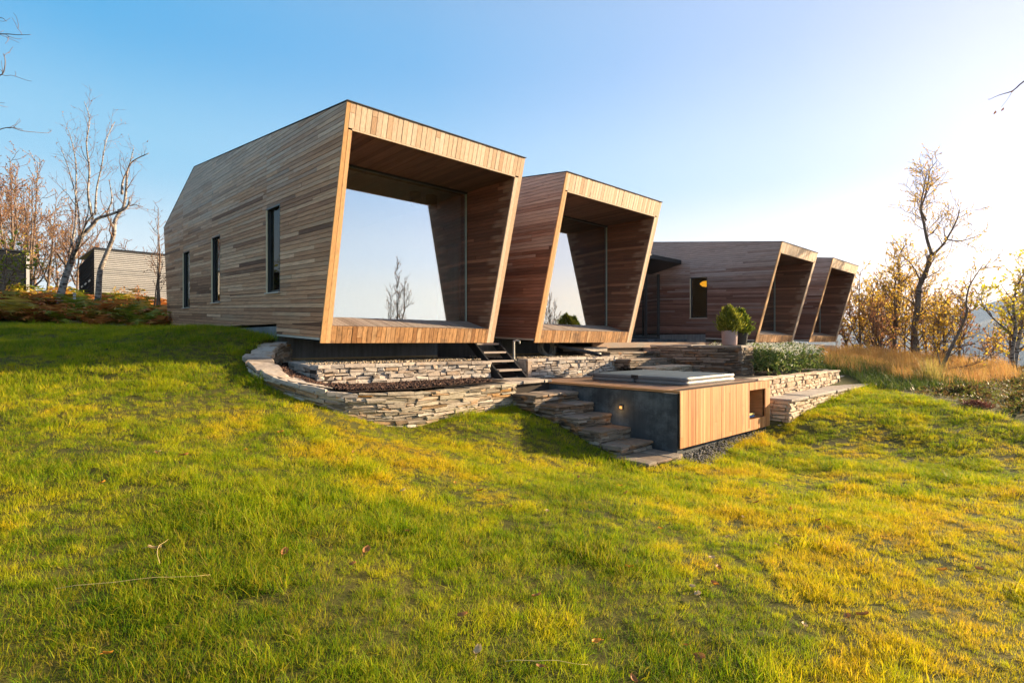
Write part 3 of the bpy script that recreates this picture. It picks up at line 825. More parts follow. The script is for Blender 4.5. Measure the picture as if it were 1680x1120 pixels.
# stone terrace steps up to the entrance, and the slab beside them
ts = wallthing('terrace_steps', 'broad dark slate steps rising from the deck to the entrance', 'steps')
for k, (yy, z0, z1, xa) in enumerate(((8.15, -1.0, -.70, 12.9), (8.75, -.75, -.50, 12.6), (9.3, -.55, -.31, 12.4), (10.3, -.35, -.02, 12.9))):
    mb = MB(); rp = [(xa, yy, z0, z1-.05), (14.95, yy, z0, z1-.05)]
    if k < 3:
        stone_face(mb, rp, 1, rg, (.05, .09), (.25, .7), .09); core(mb, rp, 1, .9, 1, .0)
        stone_face(mb, [(xa, yy+.8, z0, z1-.05), (xa, yy, z0, z1-.05)], 1, rg, (.05, .09), (.2, .5), .09)
        caps(mb, [(xa, yy, z0, z1), (14.95, yy, z0, z1)], 1, 1.05, rg, (.6, 1.2), (.045, .06), over=.04)
        mb.build('step', [M['stone_slate'] if k else M['stone_tan'], M['joint']], ts)
    else:
        mb.bevbox((xa, yy, -.21), (21.5, yy+.05, -.03), .006); 
        mb.build('wooden_riser', M['deck'], ts)
mb = MB(); boards(mb, (0, 0, -.05), (1, 0, 0), (0, 1, 0), (0, 0, 1), [(12.9, 10.36), (22.5, 10.36), (22.5, 12.58), (12.9, 12.58)], h=.12, seg=(2, 4)); mb.box((12.9, 10.36, -.6), (22.5, 12.58, -.055), 1)
mb.build('landing', [M['porch'], M['joint']], ts)
sl = wallthing('stone_slab', 'pale flat stone slab beside the coiled hose under the second pavilion', 'slab')
mb = MB(); caps(mb, [(11.8, 9.75, 0, -.16), (12.88, 9.75, 0, -.16)], 1, .8, rg, (1.0, 1.1), (.10, .12)); mb.build('slab', M['stone_pale'], sl)
mb = MB(); stone_face(mb, [(11.9, 9.8, -.5, -.28), (12.85, 9.8, -.5, -.28)], 1, rg, (.08, .12), (.2, .5), .1); core(mb, [(11.9, 9.8, -.5, -.28), (12.85, 9.8, -.5, -.28)], 1, .6, 1, 0); mb.build('support', [M['stone_pale'], M['joint']], sl)

# wall end with the pots, terrace behind the flower bed
te = wallthing('slate_wall_end', 'thick dark slate wall end carrying the two potted conifers', 'wall')
mb = MB()
A = [(14.95, 9.6, -1.0, -.17), (14.95, 6.66, -1.0, -.17)]
stone_face(mb, A, 1, rg, (.05, .10), (.3, .9), .10, .010, .02, .022)
B = [(14.95, 6.66, -1.0, -.17), (15.75, 6.66, -1.0, -.17)]
stone_face(mb, B, 1, rg, (.05, .10), (.16, .4), .10)
C_ = [(15.75, 6.66, -1.0, -.17), (15.75, 8.4, -1.0, -.17)]
stone_face(mb, C_, 1, rg, (.05, .10), (.3, .8), .10)
mb.box((15.0, 6.72, -1.0), (15.7, 9.6, -.2), 1)
mb.build('masonry', [M['stone_slate'], M['joint']], te)
mb = MB(); caps(mb, [(14.95, 9.6, 0, -.11), (14.95, 6.64, 0, -.11)], 1, .82, rg, (.5, .9), (.05, .06)); mb.build('coping', M['slab'], te)
bt = wallthing('terrace_wall', 'low pale stone wall topping the terrace behind the white flower bed', 'wall')
D = [(15.76, 8.4, -1.0, -.19), (27.5, 8.4, -1.0, -.19)]
mb = MB(); stone_face(mb, D, 1, rg, (.06, .12), (.2, .7), .09); core(mb, D, 1, .3, 1, .02); mb.build('masonry', [M['stone_tan'], M['joint']], bt)
mb = MB(); caps(mb, [(15.76, 8.4, 0, -.13), (27.5, 8.4, 0, -.13)], 1, .34, rg, (.6, 1.2), (.05, .06)); mb.build('coping', M['stone_pale'], bt)
mb = MB(); mb.box((15.72, 8.74, -1.2), (30.5, 14, -.2)); 
tag(mb.build('terrace', M['slab']), 'stone terrace in front of the third pavilion', 'terrace', kind='structure')

# flower bed wall and the bench-like step in front of it
fw = wallthing('flower_bed_wall', 'tan stone wall in front of the white flowering plants, right of the hot tub', 'wall')
F1 = [(12.95, 5.4, -1.7, -.94), (19.1, 5.4, -1.6, -.94)]; F2 = [(19.1, 5.41, -1.6, -.94), (19.1, 7.2, -1.4, -.94)]
mb = MB(); stone_face(mb, F1, 1, rg, (.07, .14), (.12, .34), .09, .008, .05, .015); stone_face(mb, F2, 1, rg, (.07, .14), (.12, .34), .09); core(mb, F1, 1, .3, 1, .03); core(mb, F2, 1, .3, 1, .03)
mb.build('masonry', [M['stone_tan'], M['mortar']], fw)
mb = MB(); caps(mb, [(12.95, 5.4, 0, -.895), (19.1, 5.4, 0, -.895)], 1, .3, rg, (.4, .9), (.04, .05)); caps(mb, [(19.1, 5.72, 0, -.895), (19.1, 7.2, 0, -.895)], 1, .3, rg, (.4, .9), (.04, .05)); mb.build('coping', M['stone_tan'], fw)
bw = wallthing('stone_bench', 'long low stone bench with a flagstone top along the lawn edge', 'bench')
G1 = [(13.2, 4.75, -2.2, -1.39), (19.35, 4.75, -1.6, -1.39)]; G0 = [(13.2, 5.36, -2.2, -1.39), (13.2, 4.76, -2.2, -1.39)]
mb = MB(); stone_face(mb, G1, 1, rg, (.06, .12), (.16, .5), .09, .012, .03, .016); stone_face(mb, G0, 1, rg, (.06, .10), (.25, .5), .09); mb.box((13.26, 4.82, -2.2), (19.3, 5.33, -1.42), 1)
mb.build('masonry', [M['stone_tan'], M['joint']], bw)
mb = MB(); caps(mb, [(13.18, 4.73, 0, -1.335), (19.6, 4.73, 0, -1.335)], 1, .60, rg, (.7, 1.3), (.05, .06), over=.03); mb.build('seat', M['slab'], bw)
lw = wallthing('stone_block', 'short stone block at the far end of the flower bed wall', 'block')
mb = MB(); stone_face(mb, [(19.3, 5.6, -1.5, -1.17), (20.3, 5.6, -1.4, -1.17)], 1, rg, (.08, .12), (.2, .4), .09); core(mb, [(19.3, 5.6, -1.5, -1.17), (20.3, 5.6, -1.4, -1.17)], 1, .6, 1, 0); mb.build('masonry', [M['stone_tan'], M['joint']], lw)
mb = MB(); caps(mb, [(19.28, 5.58, 0, -1.12), (20.35, 5.58, 0, -1.12)], 1, .6, rg, (.5, .6), (.05, .055)); mb.build('coping', M['slab'], lw)
fs_ = wallthing('flagstone', 'rough flagstone in the grass at the foot of the stone bench', 'stone')
mb = MB(); caps(mb, [(12.98, 4.95, 0, -1.93), (13.6, 4.5, 0, -1.86)], 1, .40, rg, (.5, .9), (.12, .15)); mb.build('flagstone_slab', M['stone_pale'], fs_)

# stone steps beside the tub
st = wallthing('stone_steps', 'stone steps descending to the lawn along the dark side of the hot tub', 'steps')
ST = [(7.55, 7.47, 8.15, -1.06), (7.68, 7.05, 7.75, -1.26), (7.80, 6.60, 7.3, -1.457), (7.85, 6.13, 6.9, -1.66), (7.88, 5.66, 6.4, -1.866), (7.72, 5.02, 5.95, -2.03)]
for (xa, y0, y1, z) in ST:
    mb = MB(); zb = z-.32 if z > -2 else -2.3
    stone_face(mb, [(xa, y0, zb, z-.035), (8.87, y0, zb, z-.035)], 1, rg, (.035, .075), (.15, .55), .09, .009, .03, .02)
    stone_face(mb, [(xa, y1, zb, z-.035), (xa, y0, zb, z-.035)], 1, rg, (.035, .075), (.15, .5), .09, .009, .03, .02)
    mb.box((xa+.05, y0+.05, zb), (8.87, y1, z-.06), 1)
    caps(mb, [(xa, y0, 0, z), (8.86, y0, 0, z)], 1, y1-y0-.08, rg, (.25, .7), (.03, .045), over=.03)
    mb.build('step', [M['stone_slate'], M['joint']], st)
ld = wallthing('stone_landing', 'flagstone landing between the wooden stair and the deck', 'landing')
mb = MB()
for i in range(3):
    caps(mb, [(5.9+.1*i, 8.22+.36*i, 0, -.845), (8.86, 8.22+.36*i, 0, -.845)], 1, .33, rg, (.5, .9), (.05, .06), over=.01)
mb.build('paving', M['slab'], ld)
mb = MB(); mb.box((5.9, 8.3, -1.5), (8.84, 9.15, -.90)); mb.build('bed', M['joint'], ld)

# ------------------------------------------------------------------ hot tub box with deck
tub = wallthing('hot_tub', 'sunken hot tub box with pale cedar front, charcoal concrete side and wooden deck top', 'hot tub')
TX0, TX1, TY0, TY1, TZ = 8.9, 12.9, 5.08, 9.2, -.9
mb = MB(); NX0, NX1, NZ0, NZ1 = 11.81, 12.64, -1.71, -1.07
hole = [(NZ0, NX0), (NZ1, NX0), (NZ1, NX1), (NZ0, NX1)]
boards(mb, (0, TY0+.02, 0), (0, 0, 1), (1, 0, 0), (0, -1, 0), [(-1.95, TX0-.0), (TZ, TX0), (TZ, TX1), (-1.95, TX1)], h=.094, seg=(3, 4), gap=.005, holes=[hole])
sheet(mb, (0, TY0+.06, 0), (0, 0, 1), (1, 0, 0), (0, -1, 0), [(-1.94, TX0+.01), (TZ-.03, TX0+.01), (TZ-.03, TX1-.01), (-1.94, TX1-.01)], .03, [hole], 1)
mb.build('front_panel', [M['tubwood'], M['backing']], tub)
mb = MB(); mb.box((TX0, TY0+.065, -2.3), (TX0+.2, TY1, -.96)); mb.build('side_wall', M['concrete_dark'], tub)
mb = MB(); mb.box((TX0+.05, TY0+.12, -2.4), (TX1-.03, TY0+.3, -1.953)); mb.build('plinth', M['concrete_dark'], tub)
mb = MB(); mb.box((TX1-.05, TY0+.07, -2.2), (TX1, 5.38, -.96)); mb.build('end_wall', M['tubwood'], tub)
mb = MB(); boards(mb, (0, 0, TZ-.02), (1, 0, 0), (0, 1, 0), (0, 0, 1), [(TX0+.02, TY0+.005), (TX1, TY0+.005), (TX1, 5.41), (14.93, 5.41), (14.93, 8.12), (TX0+.02, TY1)], h=.115, seg=(2, 4))
mb.box((TX0+.2, 5.5, -1.1), (14.9, 9.15, -.93), 1); mb.box((TX0+.2, TY0+.1, -1.02), (TX1-.05, 5.5, -.93), 1)
mb.build('deck', [M['deck'], M['joint']], tub)
mb = MB(); mb.box((TX0-.03, TY0-.005, TZ-.045), (TX0+.018, TY1, TZ+.003)); mb.build('deck_edge', M['deckedge'], tub)
nb = MB(); d = .55
nb.add([(NX0, TY0+.02, NZ0), (NX1, TY0+.02, NZ0), (NX1, TY0+d, NZ0), (NX0, TY0+d, NZ0), (NX0, TY0+.02, NZ1), (NX1, TY0+.02, NZ1), (NX1, TY0+d, NZ1), (NX0, TY0+d, NZ1)],
       [(0, 1, 2, 3), (7, 6, 5, 4), (1, 5, 6, 2), (3, 7, 4, 0)], 0)
nb.add([(NX0, TY0+d, NZ0), (NX1, TY0+d, NZ0), (NX1, TY0+d, NZ1), (NX0, TY0+d, NZ1)], [(0, 1, 2, 3)], 1)
nb.build('niche', [M['deckedge'], M['backing']], tub)
wlp = MB(); wlp.box((TX0-.03, 6.325, -1.355), (TX0+.0, 6.415, -1.265)); wlm = wlp.build('wall_light', M['black'], tub)
wlp = MB(); wlp.box((TX0-.036, 6.345, -1.335), (TX0-.031, 6.395, -1.285)); wlp.build('lens', M['spot'], wlm)
# folded cloths in the niche
for k, (cc, nm) in enumerate((((.70, .55, .18), 'pale yellow folded cloth in the niche of the hot tub'), ((.10, .2, .42), 'blue folded cloth under the yellow one in the tub niche'))):
    mb = MB(); z0 = NZ0+.002+(.045 if k == 0 else 0); x0 = NX0+.14
    mb.bevbox((x0, TY0+.12, z0), (x0+.4, TY0+.42, z0+.043), .014)
    tag(mb.build('folded_cloth', flat('cloth_yellow' if k == 0 else 'cloth_blue', cc, .9)), nm, 'cloth')
# padded cover, folded in two halves
M['vinyl'] = flat('grey_vinyl', (.065, .095, .13), .8, .12, 0, .25, 5)
M['vinyl_side'] = flat('pale_vinyl_edge', (.15, .15, .155), .5, .3, 0, .15, 8)
cov = wallthing('spa_cover', 'grey padded spa cover lying on the wooden deck of the hot tub', 'spa cover')
def pad(x0, y0, x1, y1, z0, z1, crown):
    n = 10; vs = []; fs = []
    for i in range(n+1):
        for j in range(n+1):
            a, b = i/n, j/n
            e = min(a, 1-a, b, 1-b)
            z = z1-.02*(1-min(1, e/.06))**2 + crown(a, b) + .006*noise.noise(Vector((a*7, b*7, x0)))
            vs.append((x0+(x1-x0)*a, y0+(y1-y0)*b, z))
    for i in range(n):
        for j in range(n): k = i*(n+1)+j; fs.append((k, k+n+1, k+n+2, k+1))
    top = MB(); top.add(vs, fs)
    ring = [(i, 0) for i in range(n+1)]+[(n, j) for j in range(1, n+1)]+[(i, n) for i in range(n-1, -1, -1)]+[(0, j) for j in range(n-1, 0, -1)]
    tv = [vs[i*(n+1)+j] for i, j in ring]; cxm, cym = (x0+x1)/2, (y0+y1)/2
    sd = MB(); k = len(tv)
    lv = []
    for q_, (h, o) in enumerate(((1, 0), (.8, .016), (.5, .0), (.46, -.006), (.42, .0), (.2, .018), (0, .0))):
        for (x, y, z) in tv:
            ox = o*(1 if x > cxm+.3*(x1-x0) else -1 if x < cxm-.3*(x1-x0) else 0); oy = o*(1 if y > cym+.3*(y1-y0) else -1 if y < cym-.3*(y1-y0) else 0)
            lv.append((x+ox, y+oy, z0+(z-z0)*h+(.004*noise.noise(Vector((x*6, y*6, h))))))
    fs2 = [(q_*k+i, (q_+1)*k+i, (q_+1)*k+(i+1) % k, q_*k+(i+1) % k) for q_ in range(6) for i in range(k)]
    sd.add(lv, fs2)
    return top, sd
for (x0, y0, x1, y1) in ((9.98, 5.62, 12.2, 6.78), (9.98, 6.80, 12.2, 7.95)):
    tp, sd = pad(x0, y0, x1, y1, TZ+.004, TZ+.165, lambda a, b: .012)
    o = tp.build('pad', M['vinyl'], cov, True); sd.build('skirt', M['vinyl_side'], o, True)
mb = MB(); mb.box((9.96, 6.70, TZ+.10), (9.972, 6.88, TZ+.17)); mb.tube([(9.965, 6.79, TZ+.17), (9.95, 6.79, TZ+.05), (9.95, 6.76, TZ+.01)], .012, 5); mb.build('strap', M['black'], cov)

# ------------------------------------------------------------------ wooden stair from the pavilion to the landing
wsr = wallthing('wooden_stair', 'open wooden stair with black stringers between the two nearest pavilions', 'stair')
for k in range(5):
    z = -.04-.2*k+.0; y = 9.92-.27*k
    mb = MB()
    if k < 4:
        mb.bevbox((8.06, y-.02, z-.045), (8.76, y+.12, z), .006); mb.bevbox((8.06, y+.128, z-.045), (8.76, y+.27, z), .006); mb.build('tread', M['porch'], wsr)
for xx in (8.0, 8.765):
    mb = MB(); mb.hexa([(xx, 8.85, -.9), (xx+.05, 8.85, -.9), (xx+.05, 9.15, -.9), (xx, 9.15, -.9), (xx, 9.95, .0), (xx+.05, 9.95, .0), (xx+.05, 10.25, .0), (xx, 10.25, .0)]); mb.build('stringer', M['black'], wsr)

# garden tap post, hose coil and pipe
tp_ = wallthing('tap_post', 'slim grey garden tap post between the stair and the second pavilion', 'post')
mb = MB(); mb.lathe([(.07, 0), (.07, .015), (.028, .03), (.028, .46), (.02, .48)], 12, (8.98, 9.6, -.45)); mb.build('post', M['steel'], tp_)
mb = MB(); mb.tube([(8.98, 9.6, .0), (9.03, 9.55, .03), (9.08, 9.5, .0), (9.08, 9.5, -.05)], .022, 8); mb.build('spout', M['steel'], tp_)
hs = MB()
rr = random.Random(3); pts = []
for i in range(140):
    a = i*.27; r = .24+.02*math.sin(i*.7)
    pts.append((10.75+r*math.cos(a)+.01*math.sin(i), 10.05+.12*math.sin(a)*.3+.0016*i, -.16+r*math.sin(a)*.95))
hs.tube(pts, .017, 6)
tag(hs.build('hose_coil', flat('grey_hose', (.25, .25, .24), .5), None, True), 'coiled grey garden hose under the second pavilion', 'hose')
pp = MB(); pp.tube([(10.85, 9.9, -.08), (11.0, 9.75, -.17), (11.3, 9.5, -.24), (11.7, 9.25, -.33), (11.82, 9.15, -.36)], .055, 10); pp.tube([(10.85, 9.9, -.0), (10.85, 9.9, -.12)], .07, 8)
tag(pp.build('drain_pipe', M['black'], None, True), 'black drain pipe leaning on the low wall below the second pavilion', 'pipe')

# ------------------------------------------------------------------ bark bed, gravel, pebbles
def inpoly(x, y, poly):
    x = np.asarray(x); y = np.asarray(y); c = np.zeros(x.shape, bool); n = len(poly); j = n-1
    for i in range(n):
        xi, yi = poly[i]; xj, yj = poly[j]
        t = ((yi > y) != (yj > y)) & (x < (xj-xi)*(y-yi)/((yj-yi) if yj != yi else 1e-9)+xi)
        c ^= t; j = i
    return c
rs = np.random.RandomState(5)
def scatter_poly(poly, n):
    p = np.array(poly); lo, hi = p.min(0), p.max(0); out = np.zeros((0, 2))
    while len(out) < n:
        q_ = lo+(hi-lo)*rs.rand(n*2, 2); out = np.r_[out, q_[inpoly(q_[:, 0], q_[:, 1], poly)]]
    return out[:n]
def quat_rot(n, flatness):       # random frames: flatness 1 = lying flat
    az = rs.rand(n)*2*np.pi; tilt = rs.randn(n)*(1-flatness)*1.2; roll = rs.randn(n)*(1-flatness)*1.2
    ca, sa, ct, st_, cr, sr = np.cos(az), np.sin(az), np.cos(tilt), np.sin(tilt), np.cos(roll), np.sin(roll)
    u = np.c_[ca*ct, sa*ct, st_]; w0 = np.c_[-ca*st_, -sa*st_, ct]; v0 = np.cross(w0, u)
    v = v0*cr[:, None]+w0*sr[:, None]; w_ = np.cross(u, v); return u, v, w_
def chips(name, mat_, P, L, Wd, T, flatness, parent=None):
    n = len(P); u, v, w_ = quat_rot(n, flatness)
    L = L[:, None]; Wd = Wd[:, None]; T = T[:, None]
    c = []
    for sx, sy, sz in ((-1,-1,-1),(1,-1,-1),(1,1,-1),(-1,1,-1),(-1,-1,1),(1,-1,1),(1,1,1),(-1,1,1)):
        k = 1 if sz < 0 else .75
        jit = 1+rs.uniform(-.3, .3, (n, 1))
        c.append(P+u*L*sx*.5*k*jit+v*Wd*sy*.5*k*jit+w_*T*sz*.5)
    V = np.stack(c, 1).reshape(-1, 3)
    F = np.array([(0,3,2,1),(4,5,6,7),(0,1,5,4),(1,2,6,5),(2,3,7,6),(3,0,4,7)])
    Fa = (np.arange(n)[:, None, None]*8+F[None]).reshape(-1, 4)
    return np_mesh(name, V, Fa, mat_, parent)
def colmat(name, stops, rough=.85, bump=.3):
    m, nt, out = mat(name); g = N(nt)
    c = g.mix(1., g.ramp(g.island(), stops), g.ramp(g.noise(g.pos(), 60, 4), [(.3, (.7,)*3), (.6, (1.1,)*3)]), 'MULTIPLY')
    princ(g, out, c, rough, .25, 0, g.bump(g.noise(g.pos(), 120, 3), bump, .004)); return m
M['bark'] = colmat('bark_chips', [(0, (.025, .014, .012)), (.5, (.055, .028, .022)), (.85, (.10, .05, .035)), (1, (.17, .10, .07))])
M['soil'] = flat('dark_soil', (.03, .018, .014), .95, .1, 0, .4, 12)
M['gravel'] = colmat('gravel_stones', [(0, (.20, .14, .08)), (.4, (.36, .27, .17)), (.7, (.30, .25, .20)), (1, (.48, .40, .30))])
M['pebble'] = colmat('dark_pebbles', [(0, (.08, .075, .07)), (.5, (.17, .16, .15)), (.85, (.28, .26, .24)), (1, (.40, .38, .35))])

def groundmat():
    m, nt, out = mat('soil_and_turf'); g = N(nt)
    n1 = g.noise(g.pos(), .8, 8, .6); n2 = g.noise(g.pos(), 14, 6, .6)
    c = g.ramp(n1, [(.3, (.042, .050, .010)), (.55, (.080, .080, .014)), (.75, (.12, .09, .025))])
    c = g.mix(g.math('MULTIPLY', n2, .6), c, (.05, .035, .018))
    princ(g, out, c, .95, .1, 0, g.bump(n2, .6, .03)); return m
under = [[(3.3, 10.6), (3.2, 9.6), (3.35, 8.75), (3.7, 8.3), (4.7, 8.05), (5.7, 8.1), (7.5, 8.3), (7.7, 9), (7.7, 11.8), (4.15, 11.8)], [(4.4, 11.5), (8.0, 8.3), (8.0, 5.3), (9.2, 5.3), (15, 5.6), (19, 5.6), (19, 8.5), (32.7, 9.5), (32.7, 22), (4.4, 22)]]
for b_ in under: GZ = np.where(inpoly(GX.ravel(), GY.ravel(), b_), np.minimum(GZ, -1.5)-.6, GZ)
ground = np_mesh('ground', np.c_[GX.ravel(), GY.ravel(), GZ], np.c_[q, q+1, q+1+nx, q+nx], groundmat(), smooth=True)
tag(ground, 'sloping lawn ground falling away towards the fjord', 'ground', kind='structure')

cin = [(p[0], p[1]) for p in CW]
bed_poly = [(x+.25*(1 if x < 4.2 else 0), y+.20) for x, y in cin][2:-3]+[(7.3, 9.12), (3.85, 9.12), (3.85, 11.3)]
def bedz(x, y): return -.815 + .02*np.clip(5-x, 0, 2) + np.clip(3.9-x, 0, 1)*.22 + np.clip(y-8.6, 0, 3)*.16*np.clip(4.6-x, 0, 1)
P = scatter_poly(bed_poly, 8000); z = bedz(P[:, 0], P[:, 1])
o = chips('bark_mulch', M['bark'], np.c_[P, z+rs.rand(len(P))*.035], rs.uniform(.03, .09, len(P)), rs.uniform(.015, .04, len(P)), rs.uniform(.004, .012, len(P)), .65)
tag(o, 'dark brown bark mulch filling the curved bed', 'bark mulch', kind='stuff')
bx = np.linspace(2.9, 7.9, 40); by = np.linspace(7.8, 11.6, 30); BX, BY = np.meshgrid(bx, by)
def masked_sheet(name, xs, ys, zf, poly, mt):
    BX, BY = np.meshgrid(xs, ys); Z = zf(BX, BY); nx_ = len(xs)
    F = []
    for j in range(len(ys)-1):
        for i in range(nx_-1):
            cx, cy = (xs[i]+xs[i+1])/2, (ys[j]+ys[j+1])/2
            if inpoly(np.array([cx]), np.array([cy]), poly)[0]: F.append((j*nx_+i, j*nx_+i+1, (j+1)*nx_+i+1, (j+1)*nx_+i))
    return np_mesh(name, np.c_[BX.ravel(), BY.ravel(), Z.ravel()], np.array(F), mt, smooth=True)
o = masked_sheet('bed_soil', np.linspace(2.8, 7.9, 52), np.linspace(7.75, 11.7, 42), lambda x, y: bedz(x, y)+.005, [(x, y+.06) if x > 4.2 else (x+.10, y) for x, y in cin]+[(7.6, 9.2), (3.9, 9.2), (3.9, 11.5)], M['soil'])
tag(o, 'dark soil of the curved planting bed', 'soil', kind='structure')
for (x0, x1, y0, y1, zz) in ((3.95, 7.95, 9.45, 11.75, -.43), (7.95, 9.1, 9.6, 14, -.55), (9.12, 13.4, 9.5, 11.75, -.43)):
    mb = MB(); mb.box((x0, y0, -1.2), (x1, y1, zz)); tag(mb.build('gravel_bed', M['soil']), 'gravelly strip under the pavilions', 'gravel bed', kind='structure')
gp = np.r_[scatter_poly([(3.98, 9.45), (7.9, 9.45), (7.9, 11.65), (3.98, 11.65)], 3800), scatter_poly([(9.2, 9.5), (13.2, 9.5), (13.2, 11.65), (9.2, 11.65)], 3200)]
gz = -.425+rs.rand(len(gp))*.02
o = chips('gravel', M['gravel'], np.c_[gp, gz], rs.uniform(.02, .06, len(gp)), rs.uniform(.02, .045, len(gp)), rs.uniform(.012, .03, len(gp)), .6)
tag(o, 'brownish gravel on the raised strip below the pavilions', 'gravel', kind='stuff')
pb = scatter_poly([(8.8, 5.06), (8.95, 4.55), (9.8, 4.72), (10.8, 4.95), (12.6, 5.02), (12.9, 5.2), (8.95, 5.2)], 1200)
o = chips('pebbles', M['pebble'], np.c_[pb, height(pb[:, 0], pb[:, 1])+.012+rs.rand(len(pb))*.02], rs.uniform(.012, .034, len(pb)), rs.uniform(.012, .028, len(pb)), rs.uniform(.01, .02, len(pb)), .5)
tag(o, 'grey pebbles along the foot of the hot tub box', 'pebbles', kind='stuff')

# ------------------------------------------------------------------ leaf quads and blades
def leaf_mesh(name, P, D, size, mt, parent=None, width=.55, droop=.2):
    """one folded diamond leaf per point. P (n,3), D (n,3) growth directions, size (n,)"""
    n = len(P); D = D/np.maximum(1e-6, np.linalg.norm(D, axis=1))[:, None]
    r = rs.randn(n, 3); S = np.cross(D, r); S /= np.maximum(1e-6, np.linalg.norm(S, axis=1))[:, None]
    Nn = np.cross(S, D); s = size[:, None]
    a = P; b = P+D*s*.45+S*s*width*.5+Nn*s*.10; c = P+D*s-Nn*s*droop*.5; d = P+D*s*.45-S*s*width*.5+Nn*s*.10
    V = np.stack([a, b, c, d], 1).reshape(-1, 3)
    i = np.arange(n)[:, None]*4
    F = np.concatenate([np.c_[i, i+1, i+2], np.c_[i, i+2, i+3]], 0)
    return np_mesh(name, V, F, mt, parent)
def blade_arrays(P, Ldir, h, wd, bend, nseg=3):
    """strips: P base (n,3), Ldir lean direction (n,2), h height, wd width, bend 0..1"""
    n = len(P); ang = np.arctan2(Ldir[:, 1], Ldir[:, 0])+np.pi/2+rs.randn(n)*.5
    side = np.c_[np.cos(ang), np.sin(ang), np.zeros(n)]
    rows = []
    for k in range(nseg+1):
        t = k/nseg
        off = np.c_[Ldir*(bend*h*t**1.7)[:, None], h*(t-.35*bend*t*t)]
        c = P+off; w_ = (wd*(1-t)**.7)[:, None]*.5
        if k < nseg: rows += [c-side*w_, c+side*w_]
        else: rows += [c]
    V = np.stack(rows, 1); m = V.shape[1]
    F = []
    for k in range(nseg-1): F += [(2*k, 2*k+1, 2*k+3), (2*k, 2*k+3, 2*k+2)]
    F += [(2*nseg-2, 2*nseg-1, 2*nseg)]
    return V, np.array(F), m
def blades_mesh(name, P, Ldir, h, wd, bend, mt, nseg=3, parent=None):
    V, F, m = blade_arrays(P, Ldir, h, wd, bend, nseg); n = len(P)
    Fa = (np.arange(n)[:, None, None]*m+F[None]).reshape(-1, 3)
    return np_mesh(name, V.reshape(-1, 3), Fa, mt, parent)

# ------------------------------------------------------------------ lawn grass: tufts set out on the slope
def lawnmat():
    m, nt, out = mat('lawn_blades'); g = N(nt)
    p = g.pos()
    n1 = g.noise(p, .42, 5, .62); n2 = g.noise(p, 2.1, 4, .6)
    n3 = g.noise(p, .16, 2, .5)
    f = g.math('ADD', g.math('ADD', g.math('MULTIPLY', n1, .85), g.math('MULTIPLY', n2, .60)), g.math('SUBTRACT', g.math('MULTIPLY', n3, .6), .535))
    # the turf is yellowest in the open middle of the slope, greener towards its edges
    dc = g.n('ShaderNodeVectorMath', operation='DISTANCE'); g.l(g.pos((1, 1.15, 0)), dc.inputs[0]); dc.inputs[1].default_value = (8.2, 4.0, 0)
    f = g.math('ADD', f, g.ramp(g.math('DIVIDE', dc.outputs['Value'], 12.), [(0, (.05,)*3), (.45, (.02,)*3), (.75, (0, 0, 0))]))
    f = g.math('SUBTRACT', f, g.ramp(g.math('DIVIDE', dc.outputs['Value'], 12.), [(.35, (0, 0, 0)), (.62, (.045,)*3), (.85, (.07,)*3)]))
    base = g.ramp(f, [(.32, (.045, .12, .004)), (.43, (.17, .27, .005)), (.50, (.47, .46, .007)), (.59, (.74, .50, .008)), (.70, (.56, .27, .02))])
    wn = g.n('ShaderNodeTexWhiteNoise', noise_dimensions='1D'); g.l(g.math('MULTIPLY', g.island(), 531.), wn.inputs['W'])
    oi = g.n('ShaderNodeObjectInfo')
    tone = g.math('ADD', g.math('MULTIPLY', wn.outputs['Value'], .5), g.math('MULTIPLY', oi.outputs['Random'], .5))
    blade = g.ramp(tone, [(.12, (.05, .12, .004)), (.38, (.21, .33, .006)), (.55, (.48, .49, .010)), (.72, (.70, .50, .02)), (.85, (.58, .38, .12)), (.95, (.40, .22, .08))])
    c = g.mix(.5, base, blade)
    d = g.n('ShaderNodeBsdfPrincipled'); g.l(c, d.inputs['Base Color']); d.inputs['Roughness'].default_value = .6; d.inputs['Specular IOR Level'].default_value = .12
    t = g.n('ShaderNodeBsdfTranslucent'); g.l(c, t.inputs['Color'])
    mx = g.n('ShaderNodeMixShader'); mx.inputs[0].default_value = .5
    g.l(d.outputs[0], mx.inputs[1]); g.l(t.outputs[0], mx.inputs[2]); g.l(mx.outputs[0], out.inputs[0])
    return m
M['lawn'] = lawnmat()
tuft_col = bpy.data.collections.new('tufts')
for k in range(7):
    n = 40
    a = rs.rand(n)*2*np.pi; r = np.sqrt(rs.rand(n))*.10
    P0 = np.c_[r*np.cos(a), r*np.sin(a), -.012*np.ones(n)]
    lean = np.c_[np.cos(a), np.sin(a)]*.5+rs.randn(n, 2)*.6
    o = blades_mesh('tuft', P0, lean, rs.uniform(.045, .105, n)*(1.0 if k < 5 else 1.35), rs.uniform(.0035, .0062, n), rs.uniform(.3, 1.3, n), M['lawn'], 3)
    COL.objects.unlink(o); tuft_col.objects.link(o)

